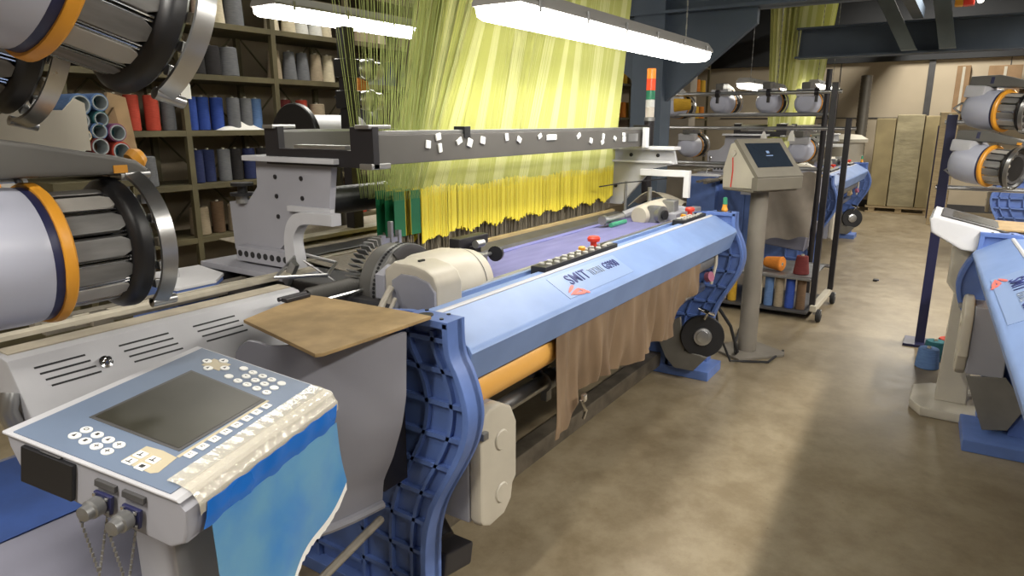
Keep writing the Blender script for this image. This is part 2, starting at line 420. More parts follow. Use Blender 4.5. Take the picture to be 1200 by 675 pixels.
    m.tube([cover(u/12, 1)+V((.0,.0,-.012)) for u in range(13)], .014, 8).obj('cover_lip', 'loom_grey', sc)
    MB().box(1.30, 1.40, 1.30, 1.5, .5, .9).obj('cover_bracket', 'black_metal', sc)
    # tan hinged lid lying on the cover
    ld = MB().prism([(1.385,1.175),(1.385,1.27),(1.37,1.60),(1.36,1.66),(1.08,1.575),(.995,1.195),(1.01,1.185),(1.18,1.178)], 'z', 1.024, 1.034, bev=.002).obj('hinged_lid', 'tan', L)
    MB().box(1.255, 1.345, 1.615, 1.640, 1.034, 1.046, bev=.003).tube([(1.25,1.645,1.042),(1.35,1.645,1.042)], .007, 8).obj('hinge', 'black_metal', ld)
    # long vented cover of the gripper tape
    lc = MB().prism([(1.83,1.035),(1.76,1.035),(1.735,1.03),(1.655,.915),(1.655,.86),(1.83,.86)], 'x', .585, 1.40, bev=.006).obj('long_cover', 'pale_grey', L)
    MB().prism([(1.825,1.0355),(1.765,1.0355),(1.765,1.0385),(1.825,1.0385)], 'x', .60, 1.39).obj('dusty_top', 'dusty_top', lc)
    s0, s1 = V((0,1.735,1.03)), V((0,1.655,.915)); sd = (s1-s0).normalized(); sn = V((0,-abs(sd.z),abs(sd.y)))
    for xa, xb in ((.63,.74),(.82,.95),(1.02,1.15)):
        m = MB()
        for k in range(4):
            a = s0+sd*(.028+.017*k)+sn*.0004
            vs = [V((xa+.006*k,0,0))+a, V((xb+.006*k,0,0))+a, V((xb+.006*k,0,0))+a+sd*.0045, V((xa+.006*k,0,0))+a+sd*.0045]
            lo = [m.bm.verts.new(v) for v in vs]; hi = [m.bm.verts.new(v+sn*.0008) for v in vs]
            for q in ((0,1,2,3),): m.bm.faces.new([hi[i] for i in q]); m.bm.faces.new([lo[i] for i in q[::-1]])
            for i in range(4): m.bm.faces.new((lo[i], lo[(i+1)%4], hi[(i+1)%4], hi[i]))
        m.obj('vent_slots', 'black', lc, smooth=False)
    kc = s0+sd*.062+V((.775,0,0))
    MB().lathe([(0,.016),(.006,.016),(.008,.009),(.020,.010),(.024,.007),(.025,0)], kc, sn, 16).obj('cover_screw', 'chrome', lc)
    MB().tube([(.575,1.70,.86),(.56,1.70,.93),(.575,1.71,.965)], .020, 12).obj('cover_handle', 'steel', lc)
    # lower sheet covers under the terminal
    dc = MB().prism([(1.62,.86),(1.655,.83),(1.60,.45),(1.15,.40),(1.12,.62),(1.35,.80)], 'x', .30, .80, bev=.02).obj('drive_cover', 'lower_grey', L)
    c0, c1 = V((0,1.35,.80)), V((0,1.62,.86)); cd = (c1-c0)
    MB().sheet(lambda u,v: V((.31+.36*u,0,0))+c0+cd*(.10+.85*v)+V((0,-.001,.004)), 2, 2, .003).obj('cover_panel', 'deep_blue', dc)
    MB().tube([(1.27,1.29,.43),(.4,1.12,.40)], .012, 8).obj('lower_rail', 'dusty_steel', L)
    # rails, rear blue box, hose
    MB().box(.88, 1.72, 2.27, 2.30, .92, .955).box(.88, 1.72, 2.34, 2.38, .93, .95).box(.94, 1.0, 2.10, 2.16, .96, 1.0, bev=.004).obj('tape_channel', 'dusty_steel', L)
    MB().box(.60, 1.72, 2.02, 2.06, 1.0, 1.012).box(.9, 1.72, 2.12, 2.13, .97, 1.0).obj('tape_strip', 'cream_dirty', L)
    bx = MB().prism([(1.32,2.30),(1.47,2.30),(1.56,2.38),(1.60,2.60),(1.32,2.62)], 'z', .55, .965, bev=.004).obj('rear_gearbox', 'frame_blue', L)
    MB().prism([(1.315,2.295),(1.475,2.295),(1.565,2.38),(1.605,2.605),(1.315,2.625)], 'z', .965, .978, bev=.003).obj('gearbox_lid', 'white', bx)
    MB().tube([(1.42,2.45,.98),(1.38,2.40,1.16)], .006, 8).lathe([(0,0),(.006,.016),(.018,.018),(.03,.012),(.033,0)], (1.378,2.398,1.155), (0,0,1), 12).obj('gear_lever', 'chrome', bx)
    m = MB()
    for k in range(26): m.lathe([(-.005,.020),(0,.027),(.005,.020)], (1.44+.0115*k,1.74,1.0), (1,0,0), 14)
    m.obj('ribbed_hose', 'arm_grey', L)
    MB().tube([(1.72,1.74,1.0),(1.9,1.74,1.0)], .018, 12).tube([(1.40,1.70,.985),(1.75,1.70,.985)], .006, 6).obj('tape_guide', 'steel', L)
    MB().tube([(1.63,1.86,1.02),(1.50,1.98,1.02),(1.72,2.12,1.06),(1.80,2.0,1.02),(1.63,1.86,1.02)], .007, 6).tube([(1.66,2.02,1.05),(1.72,1.92,.97)], .004, 6).obj('wire_bracket', 'steel', L)
    MB().box(1.9, 4.1, 2.66, 2.76, .98, 1.0, bev=.003).box(1.75, 4.1, 2.4, 2.42, .30, .95).obj('back_rail', 'cream_dirty', L)
    MB().box(1.50, 2.02, 1.9, 2.62, .60, .93, bev=.01).box(1.48, 4.1, 2.45, 2.65, .5, .96, bev=.01).obj('interior_shade_block', 'black', L)  # black blocks put in as the shaded interior of the loom
    # left standing bracket that carries the harness beam
    br = MB().prism([(1.92,1.41),(1.95,1.22),(2.08,1.19),(2.28,1.03),(2.54,1.03),(2.55,1.23),(2.42,1.245),(2.36,1.30),(2.355,1.41)], 'x', 1.735, 1.765, bev=.004).obj('beam_bracket', 'loom_grey', L)
    MB().box(1.69, 1.86, 1.86, 2.38, 1.405, 1.425, bev=.003).box(1.715, 1.735, 1.92, 2.16, 1.22, 1.24).obj('bracket_shelf', 'pale_grey', br)
    m = MB()
    for y, z in ((2.24,1.345),(2.09,1.345),(2.24,1.27),(2.09,1.27),(2.24,1.19),(2.12,1.18)): m.lathe([(0,0),(0,.009),(.006,.009),(.008,0)], (1.737,y,z), (-1,0,0), 10)
    m.objs('bolt', 'black_metal', br)
    hk = smooth_poly([(2.145,.975),(2.15,1.04),(2.15,1.12),(2.12,1.19),(2.05,1.225),(1.88,1.228)], 4); hi = smooth_poly([(1.88,1.185),(2.03,1.18),(2.075,1.155),(2.095,1.11),(2.085,1.04),(2.085,.99)], 4)
    hp = MB().prism(hk+hi, 'x', 1.68, 1.73, bev=.004).obj('bracket_hook', 'pale_grey', br)
    b = MB().box(1.685, 1.735, 2.12, 2.46, 1.0, 1.06, bev=.003).box(1.62, 1.80, 2.10, 2.62, .965, .99, bev=.004); bo = b.obj('bracket_foot', 'loom_grey', br)
    m = MB()
    for k in range(8): m.lathe([(0,0),(0,.013),(.002,.013),(.002,0)], (1.685,2.155+.04*k,1.032), (-1,0,0), 10)
    m.obj('foot_hole', 'black', bo)
    MB().box(1.60, 1.62, 2.02, 2.05, .96, 1.06, rot=Mx.Rotation(R(35), 3, 'X')).obj('foot_strut', 'steel', br)
    # harness beam pair
    hb = MB().box(1.75, 4.16, 1.70, 1.745, 1.405, 1.508, bev=.003).box(1.75, 4.16, 2.20, 2.245, 1.405, 1.515, bev=.003).obj('harness_beam', 'beam_grey', L)
    MB().box(1.75, 4.16, 1.703, 1.743, 1.508, 1.522, bev=.002).box(1.75, 4.16, 2.203, 2.243, 1.515, 1.524).obj('beam_rail', 'steel', hb)
    for x in (1.715, 4.14):
        MB().prism([(1.69,1.395),(2.26,1.395),(2.26,1.535),(2.18,1.535),(2.18,1.455),(1.80,1.455),(1.80,1.535),(1.69,1.535)], 'x', x, x+.03, bev=.003).objs('end_bracket', 'black_metal', hb)
    MB().box(1.70, 1.81, 1.692, 1.76, 1.528, 1.542, bev=.003).box(1.70, 1.81, 2.19, 2.25, 1.528, 1.542, bev=.003).box(1.705, 1.80, 1.690, 1.75, 1.392, 1.412, bev=.003).box(1.72, 1.77, 1.83, 2.1, 1.458, 1.47).objs('end_cap', 'steel', hb)
    MB().box(2.235, 2.275, 1.694, 1.75, 1.49, 1.535, bev=.002).obj('beam_clip', 'black', hb)
    sc_ = ((2.01,1.47,.026,.03,8),(2.07,1.497,.03,.026,-12),(2.08,1.455,.02,.034,-8),(2.20,1.478,.034,.022,-25),(2.27,1.47,.03,.034,20),(2.36,1.478,.03,.03,12),(2.54,1.488,.022,.032,-8),(2.64,1.475,.03,.026,30),(2.82,1.487,.03,.02,-25),(2.93,1.48,.09,.026,0),(3.21,1.483,.036,.022,-30),(3.35,1.455,.028,.028,15),(3.50,1.475,.022,.03,10),(3.49,1.445,.03,.024,-25),(3.65,1.462,.03,.022,25),(3.77,1.482,.034,.02,5),(3.775,1.455,.036,.03,0))
    for x, z, w, h, a in sc_:
        B(x-w/2, x+w/2, 1.692, 1.6995, z-h/2, z+h/2, bev=.002, rot=Mx.Rotation(R(a), 3, 'Y'), seg=1).obj('paper_scrap', 'paper', hb)
    B(3.83, 3.97, 1.692, 1.70, 1.44, 1.485).obj('beam_plate', 'steel', hb); B(4.02, 4.07, 1.66, 1.685, 1.40, 1.52, bev=.003).obj('end_plate', 'white', hb)
    # right bracket and hook
    rb = MB().prism([(1.52,1.385),(1.50,1.30),(1.66,1.265),(1.86,1.03),(2.06,1.03),(2.06,1.395)], 'x', 4.13, 4.16, bev=.004).obj('beam_bracket', 'pale_grey', L)
    MB().box(4.08, 4.2, 1.50, 2.06, 1.385, 1.405, bev=.003).box(4.10, 4.13, 1.52, 2.05, 1.305, 1.317).obj('bracket_shelf', 'white', rb)
    m = MB()
    for y, z in ((1.62,1.35),(1.80,1.35),(1.90,1.15)): m.lathe([(0,0),(0,.012),(.006,.012),(.008,0)], (4.13,y,z), (-1,0,0), 10)
    m.objs('bolt', 'black_metal', rb)
    MB().prism([(1.72,1.265),(1.40,1.265),(1.40,1.10),(1.435,1.10),(1.435,1.225),(1.72,1.225)], 'x', 4.09, 4.13, bev=.004).obj('bracket_hook', 'white', rb)
    # near drive housing: cream cover, sprocket wheel, perforated tape
    hs = thing_part = MB().lathe([(0,0),(0,.125),(.03,.135),(.16,.135),(.21,.125),(.26,.117),(.298,.108),(.303,0)], (1.70,1.50,.985), (1,0,.0), 36).obj('drive_housing', 'cream', L)
    MB().prism([(1.335,.91),(1.335,1.045),(1.35,1.08),(1.385,1.10),(1.44,1.11),(1.52,1.11),(1.56,1.08),(1.56,.91)], 'x', 1.605, 1.74, bev=.014).obj('housing_block', 'cream', hs)
    MB().prism([(1.34,.915),(1.34,1.03),(1.365,1.06),(1.42,1.075),(1.48,1.075),(1.52,1.05),(1.52,.915)], 'x', 1.597, 1.61, bev=.004).obj('block_plate', 'loom_grey', hs)
    MB().box(1.65, 1.675, 1.44, 1.45, 1.105, 1.116).box(1.592, 1.598, 1.37, 1.38, .955, .965).obj('housing_slot', 'black', hs)
    MB().lathe([(.235,.1225),(.239,.1225)], (1.70,1.50,.985), (1,0,0), 36).obj('housing_seam', 'dark_grey', hs)
    wc, wr = V((1.79,1.67,.975)), .155
    wh = MB().lathe([(-.055,0),(-.055,wr-.02),(-.045,wr-.004),(.045,wr-.004),(.06,wr-.02),(.075,.10),(.075,0)], wc, (0,1,0), 56).obj('drive_wheel', 'arm_grey', L)
    MB().lathe([(-.050,wr-.004),(-.050,wr+.003),(-.014,wr+.003),(-.014,wr-.004)], wc, (0,1,0), 64).obj('perforated_tape', 'dull_steel', wh)
    m = MB()
    for k in range(34):
        a = R(10+k*5.2)
        m.lathe([(0,0),(0,.006),(.002,.006),(.002,0)], wc+V(((wr+.003)*math.cos(a),-.032,(wr+.003)*math.sin(a))), (math.cos(a),0,math.sin(a)), 8)
    m.obj('tape_hole', 'black', wh)
    m = MB()
    for k in range(13):
        a = R(98+k*7); c, s_n = math.cos(a), math.sin(a)
        m.box(-.012, .012, -.022, .022, -.0025, .0025)
        for v in m.bm.verts[:][-8:]: v.co = wc+V(((wr+.006)*c,.075,(wr+.006)*s_n)) + Mx.Rotation(-a, 3, 'Y') @ v.co
    m.objs('wheel_tooth', 'steel', wh, smooth=False)
    MB().lathe([(-.06,.05),(-.066,.12),(-.055,wr),(-.05,wr-.01),(-.05,.05)], wc, (0,1,0), 30, R(-75), R(60)).obj('wheel_guard', 'black_metal', wh)
    MB().prism([(1.60,.98),(1.60,1.06),(1.66,1.085),(1.69,1.06),(1.66,.98)], 'y', 1.555, 1.60, bev=.008).obj('wheel_shield', 'loom_grey', wh)
    MB().tube([(1.49,1.50,.93),(1.54,1.505,.99),(1.585,1.51,1.03)], .011, 10).tube([(1.50,1.47,.93),(1.57,1.48,1.0)], .007, 8).obj('clamp_lever', 'cream', L)
    # tape guide fingers behind
    MB().box(1.92, 1.945, 1.87, 1.89, .98, 1.12).box(1.975, 1.99, 1.87, 1.89, .98, 1.17, bev=.003).box(2.02, 2.035, 1.87, 1.89, .98, 1.13).box(1.92, 2.035, 1.875, 1.885, 1.085, 1.105).obj('guide_fingers', 'steel', L)
    # cloth temple by the housing
    tp = MB().box(2.0, 2.19, 1.55, 1.60, 1.085, 1.125, bev=.006).box(2.06, 2.10, 1.52, 1.62, 1.0, 1.09, bev=.004).obj('temple', 'black_metal', L)
    MB().lathe([(0,0),(0,.03),(.018,.03),(.018,0)], (2.12,1.47,1.06), (1,.3,0), 18).obj('temple_knob', 'black', tp)
    MB().lathe([(0,0),(0,.016),(.05,.014),(.05,0)], (2.06,1.52,1.10), (1,0,0), 14).tube([(2.0,1.49,1.06),(2.12,1.49,1.06)], .008, 8).box(2.0, 2.03, 1.44, 1.56, 1.0, 1.08, bev=.004).obj('temple_pin', 'steel', tp)
    # far temple, far housing
    tp = MB().tube([(3.42,1.64,1.02),(3.66,1.64,1.02)], .020, 14).lathe([(0,0),(0,.026),(.03,.026),(.03,0)], (3.40,1.64,1.025), (1,0,0), 14).obj('temple', 'steel', L)
    MB().tube([(3.43,1.60,.998),(3.62,1.60,.998)], .013, 10).obj('temple_guard', 'green_lens', tp)
    hs = MB().lathe([(0,0),(0,.05),(.03,.06),(.16,.075),(.30,.08),(.34,.05),(.34,0)], (3.72,1.56,1.02), (1,-.12,0), 24).obj('drive_housing', 'cream', L)
    MB().box(3.74, 3.80, 1.46, 1.52, .98, 1.08, bev=.008).box(3.92, 4.0, 1.42, 1.50, .98, 1.10, bev=.01).lathe([(0,0),(0,.05),(.03,.05),(.03,0)], (3.78,1.46,1.03), (-.3,-1,0), 16).objs('housing_block', 'dull_steel', hs)
    MB().lathe([(0,0),(0,.028),(.01,.028),(.01,0)], (3.773,1.425,1.03), (-.3,-1,0), 14).obj('housing_knob', 'black', hs)
    MB().tube([(3.95,1.75,1.0),(3.95,1.75,1.20)], .010, 8).tube([(4.02,1.62,1.02),(4.02,1.62,1.16)], .014, 8).objs('guide_pin', 'dull_steel', L)
    MB().tube([(3.82,1.70,1.0),(3.96,1.58,1.06),(4.1,1.42,1.02)], .028, 10).box(3.85, 4.3, 1.38, 1.44, .985, 1.03, bev=.006).obj('hose_elbow', 'loom_grey', L)
    MB().sheet(lambda u,v: V((4.15+.28*u, 1.52+.30*v, 1.03+.09*math.sin(PI*v)*(1-.5*u)+.01*math.sin(9*u+5*v))), 12, 12, .004).obj('dust_cover', 'cream_dirty', L)
    # white cable arch on the far end
    MB().tube([(3.78,1.85,1.17),(3.9,1.75,1.19),(4.05,1.6,1.205),(4.12,1.55,1.21)], .004, 6).obj('cable', 'black', L)
    MB().tube([(4.08,1.20,.80),(4.06,1.19,.72),(4.02,1.20,.60)], .010, 8).obj('cable_loop', 'cream', L)
    # oval switch box by the near frame
    sb = MB().prism([(1.49,.68),(1.50,.70),(1.54,.722),(1.60,.722),(1.66,.69),(1.69,.63),(1.69,.44),(1.67,.42),(1.66,.37),(1.62,.335),(1.54,.33),(1.50,.35),(1.49,.37)], 'y', 1.09, 1.135, bev=.012).obj('switch_box', 'cream', L)
    for z in (.60, .42): MB().lathe([(0,.0),(0,.034),(.004,.030),(.004,0)], (1.60,1.089,z), (0,-1,0), 22).obj('box_boss', 'cream', sb)
    MB().box(1.49, 1.67, 1.135, 1.29, .35, .69, bev=.008).obj('box_back', 'loom_grey', sb)
    MB().box(1.487, 1.515, 1.075, 1.10, .64, .665, bev=.004).obj('box_latch', 'dull_steel', sb)
    MB().tube([(1.52,1.30,.30),(1.50,1.24,.26)], .03, 12).box(1.47, 1.62, 1.22, 1.40, .12, .20, bev=.01, rot=Mx.Rotation(R(12), 3, 'Y')).obj('foot_pedal', 'black_metal', L)
    # far foot with disc
    dc_, da = (3.97,1.22,.285), (-1,-.45,.1)
    ds = MB().lathe([(0,0),(0,.125),(.006,.13),(.035,.13),(.040,.125),(.040,0)], dc_, da, 40).obj('brake_disc', 'black', L)
    MB().lathe([(.04,0),(.04,.055),(.052,.052),(.055,.038),(.060,.036),(.062,0)], dc_, da, 28).obj('disc_hub', 'steel', ds)
    MB().prism([(1.34,.40),(1.50,.30),(1.42,.13),(1.36,.07),(1.24,.07),(1.16,.17),(1.30,.19)], 'x', 3.90, 3.925, bev=.004).obj('disc_plate', 'plate_grey', ds)
    MB().tube([(3.94,1.20,.40),(3.93,1.18,.44),(3.90,1.22,.47),(3.88,1.16,.46),(3.92,1.14,.44)], .010, 8).obj('disc_clip', 'chrome', ds)
    MB().box(3.95, 4.22, 1.16, 1.60, .0, .06, bev=.006).box(3.96, 3.98, 1.35, 1.6, .06, .22).box(3.96, 4.16, 1.42, 1.44, .06, .25).obj('foot_block', 'frame_blue', L)
    MB().box(3.6, 3.7, 1.22, 1.26, .62, .80).tube([(3.68,1.22,.63),(3.8,1.25,.70)], .014, 8).obj('cloth_guide', 'wood', L)
    MB().lathe([(0,0),(0,.03),(.03,.03),(.03,0)], (3.93,1.2,.66), (-.3,-1,.3), 14).obj('stop_knob', 'yarn_pink', L)
    kn = MB().lathe([(0,.016),(.012,.02),(.03,.014),(.045,.014),(.045,0)], (4.19,1.20,1.02), (0,0,1), 16).obj('indicator_knob', 'orange', L)
    MB().lathe([(.045,.012),(.05,.014),(.085,.012),(.09,0)], (4.19,1.20,1.02), (0,0,1), 16).obj('knob_cap', 'green_lens', kn)
    return L
D('button_grey', (.45, .44, .41), .4)
D('lower_grey', (.17,.17,.22), .5, noise=.15)
D('drape', (.26,.225,.185), .8, noise=.25)
D('plate_grey', (.19,.18,.16), .55, noise=.25)
D('label_film', (.21, .295, .50), .4)
D('cloth_blue_light', (.17, .18, .46), .6)
D('dusty_brass', (.50, .38, .19), .5, metal=.2, noise=.3)
D('dusty_steel', (.30, .27, .22), .55, metal=.3, noise=.4, nscale=12)
LOOM = make_loom()

# ------------------------------------------------------------------ control terminal with a film-wrapped front edge
def box_on(mb, x, y, w, h, z0, z1, bev=.0008): mb.box(x-w/2, x+w/2, y-h/2, y+h/2, z0, z1, bev=bev, seg=1)
T = thing('control_terminal', 'tilted grey and blue control terminal with dark screen and white keys in the left foreground', 'control panel', (.6735,1.173,1.015), (R(12),0,R(17.4)), world=False)
T.rotation_mode = 'XYZ'
def part(mb, name, m, parent, **k): return mb.obj(name, m, parent, **k)
MB().prism([(.172,.0),(-.165,.0),(-.182,-.012),(-.188,-.05),(-.186,-.07),(-.160,-.088),(.02,-.078),(.132,-.068),(.165,-.02)], 'x', -.226, .226, bev=.006).obj('housing', 'loom_grey', T)
MB().prism([(.176,.001),(.176,.006),(-.166,.006),(-.172,.001)], 'x', -.229, .229, bev=.002).obj('panel_rim', 'pale_grey', T)
MB().box(-.222, .222, -.150, .160, .004, .0078).obj('keypad_panel', 'panel_blue', T)
s = MB().prism([(-.126,-.082),(.108,-.088),(.122,.104),(-.126,.108)], 'z', .0076, .0092, bev=.0008).obj('screen_frame', 'dark_grey', T)
MB().prism([(-.120,-.076),(.102,-.081),(.115,.097),(-.119,.101)], 'z', .0088, .0098).obj('screen', 'screen', s)
m = MB(); m.prism([(-.196,-.03),(-.142,-.03),(-.138,-.060),(-.142,-.092),(-.19,-.098),(-.198,-.09)], 'z', .0076, .0084, bev=.0004).box(-.14, .11, -.0945, -.0885, .0076, .0083)
m.obj('beige_field', 'panel_beige', T)
MB().box(.155, .195, .062, .106, .0076, .0084).obj('arrow_field', 'panel_beige', T)
D('key_ink', (.03, .03, .03), .5)
def round_key(x, y, glyph):
    k = MB().lathe([(.0076,.0098),(.0095,.0098),(.0103,.0088),(.0104,0)], (x,y,0), (0,0,1), 18).obj('round_key', 'key_white', T)
    g = MB()
    if glyph == 'arrow': g.prism([(-.004,-.003),(.005,0),(-.004,.003)], 'z', .0103, .0108)
    elif glyph == 'bar': g.box(-.0035, .0035, -.0025, .0025, .0103, .0108)
    elif glyph == 'ring': g.lathe([(.0103,.0042),(.0108,.0042),(.0108,.003),(.0103,.003)], (0,0,0), (0,0,1), 12)
    else: g.box(-.0045, .0045, -.0008, .0008, .0103, .0108).box(-.0008, .0008, -.0045, .0045, .0103, .0108)
    bmesh.ops.translate(g.bm, verts=g.bm.verts[:], vec=(x,y,0)); g.obj('key_mark', 'key_ink', k, smooth=False)
gl = ['ring','bar','arrow','plus','arrow','bar','plus','plus']
for i, (x, y) in enumerate(((-.158,.079),(-.160,.054),(-.162,.029),(-.164,.005),(-.181,.079),(-.184,.054),(-.186,.029),(-.188,.005))): round_key(x, y, gl[i])
for x, y in ((.175,.108),(.198,.084),(.150,.085),(.172,.060)): round_key(x, y, 'arrow')
D('key_cream', (.66,.65,.60), .45)
def glyph_text(s_, x, y, size, parent, z=.0103):
    cu = bpy.data.curves.new('key_mark', 'FONT'); cu.body = s_; cu.size = size; cu.extrude = .0003; cu.align_x = 'CENTER'; cu.align_y = 'CENTER'
    to = bpy.data.objects.new('key_mark', cu); C.objects.link(to)
    me = bpy.data.meshes.new_from_object(to.evaluated_get(bpy.context.evaluated_depsgraph_get())); bpy.data.objects.remove(to)
    for v in me.vertices: v.co = V((v.co.x+x, v.co.y+y, v.co.z+z))
    me.materials.clear(); me.materials.append(M['key_ink']); o = bpy.data.objects.new('key_mark', me); C.objects.link(o); o.parent = parent
pads = [(.195,.030),(.191,.004),(.190,-.021),(.188,-.045),(.187,-.070),(.168,.004),(.165,-.021),(.163,-.045),(.161,-.070),(.146,.030),(.141,.004),(.139,-.020),(.137,-.045),(.135,-.070)]
pc = ['', '7','8','9','','4','5','6','','','1','2','3','0']
for (x, y), c in zip(pads, pc):
    k = MB().lathe([(.0076,.0092),(.0095,.0092),(.0103,.0082),(.0104,0)], (x,y,0), (0,0,1), 18).obj('number_key', 'key_white', T)
    if c: glyph_text(c, x, y, .010, k)
for x, y, f in ((-.167,-.042,0),(-.168,-.068,0),(-.190,-.042,0),(-.192,-.068,1)):
    m = MB(); box_on(m, x, y, .018, .018, .0076, .0102); k = m.obj('square_key', 'key_white', T)
    m = MB(); box_on(m, x, y, .008, .008, .0100, .0106) if f else m.box(x-.005, x+.005, y-.001, y+.001, .0100, .0106).box(x-.005, x-.003, y-.005, y+.005, .0100, .0106)
    m.obj('key_mark', 'key_ink', k, smooth=False)
for i in range(8):
    x = -.1237+.2112*i/7; m = MB(); box_on(m, x, -.103, .019, .015, .0076, .0102); k = m.obj('function_key', 'key_white', T); glyph_text('F%d' % (i+1), x, -.103, .009, k)
# left side: black slot cover, plates, two capped connectors on chains
MB().box(-.2345, -.2255, .026, .131, -.070, -.003, bev=.002).obj('slot_cover', 'black', T)
for y0, y1 in ((-.055,-.015),(-.110,-.068)): MB().box(-.2325, -.225, y0, y1, -.024, -.012, bev=.001).obj('side_label', 'dark_grey', T)
MB().box(-.2315, -.225, .055, .095, -.002, .0, bev=.001).obj('side_label', 'dark_grey', T)
for y, z in ((-.033,-.048),(-.088,-.052)):
    c = MB().box(-.236, -.229, y-.020, y+.016, z-.016, z+.018, bev=.002).obj('connector', 'navy', T)
    MB().lathe([(.0,.013),(.004,.016),(.020,.016),(.022,.013),(.034,.012),(.036,.0)], (-.236,y,z), (-1,0,0), 20).obj('connector_cap', 'dull_steel', c)
    m = MB()
    for q in (-.012, .012): m.box(-.239, -.235, y+q-.003, y+q+.003, z+.010, z+.016, bev=.001)
    m.objs('screw', 'chrome', c)
    m = MB(); a, b = V((-.268,y+.005,z-.012)), V((-.240,y-.018,z-.01)); low = V((-.262,y-.028,z-.105)); N = 22
    for i in range(N+1):
        t = i/N; p = a*(1-t)**2+low*2*t*(1-t)*1.25+b*t*t if False else (a.lerp(low, t*2) if t < .5 else low.lerp(b, t*2-1))
        m.tube([p+V((0,0,.004)), p-V((0,0,.004))], .0022, 6)
    m.obj('chain', 'dull_steel', c)
# transparent film, blue tape and blue film over the front edge
F = thing('protective_film', 'blue plastic film hanging over the front edge of the left control terminal', 'plastic film', (.6735,1.173,1.015), (R(12),0,R(17.4)), world=False)
rr = random.Random(5)
CR = [[rr.uniform(-1,1) for _ in range(80)] for _ in range(10)]
def front(t):      # profile around the front edge: from panel top over the nose to the hanging hem
    P = [(-.127,.0105),(-.150,.0105),(-.172,.008),(-.190,-.010),(-.196,-.035),(-.197,-.060),(-.197,-.080)]
    i = min(int(t*(len(P)-1)), len(P)-2); f = t*(len(P)-1)-i
    return P[i][0]*(1-f)+P[i+1][0]*f, P[i][1]*(1-f)+P[i+1][1]*f
def clear(u, v):
    y, z = front(v*.62); x = -.205+.42*u
    w = .0022*math.sin(u*70+3*math.sin(v*5))*v+.0012*math.sin(u*160+v*9)
    return V((x, y+(-.010+.010*min(1,v*5) if v else 0)*math.sin(u*23)*.6, z+.002+abs(w)))
MB().sheet(clear, 90, 16, .0008).obj('clear_wrap', 'clear_film', F)
def band(u, v):
    y, z = front(.50+.28*v); x = -.190+.40*u
    return V((x-.012*v, y-.003-.001*math.sin(u*30), z+.0015*math.sin(u*44+v*3)))
MB().sheet(band, 60, 8, .0008).obj('tape_band', 'tape_blue', F)
Rt = Mx.Rotation(R(-12), 3, 'X')
def hang(u, v):
    x = -.185+.39*u+.012*v; y, z = front(.76)
    ln = .135+.40*(1-u)**1.0*.55+.02*math.sin(u*9)
    p = V((x, y-.003, z)); drop = Rt @ V((0, -.006*v+.006*math.sin(u*7+v*3)*v, -ln*v))
    return p+drop
MB().sheet(hang, 50, 30, .0008).obj('hanging_film', 'film_blue', F)
MB().sheet(lambda u,v: hang(.42+.58*u, 1)+V((0,.004,.012))+Rt @ V((0,0,-.028*v-.006*abs(CR[0][int(u*30)]))), 30, 2, .0006).obj('torn_edge', 'paper', F)
# terminal carrier arm under the housing
a = thing('terminal_pedestal', 'pale grey sheet pedestal below the blue film at the bottom edge', 'pedestal', (.68,1.10,0))
MB().box(.56, .82, 1.08, 1.22, .0, .93, bev=.012).obj('column', 'pale_grey', a)
MB().box(.46, .90, .98, 1.34, 0, .03, bev=.006).obj('base_plate', 'loom_grey', a)

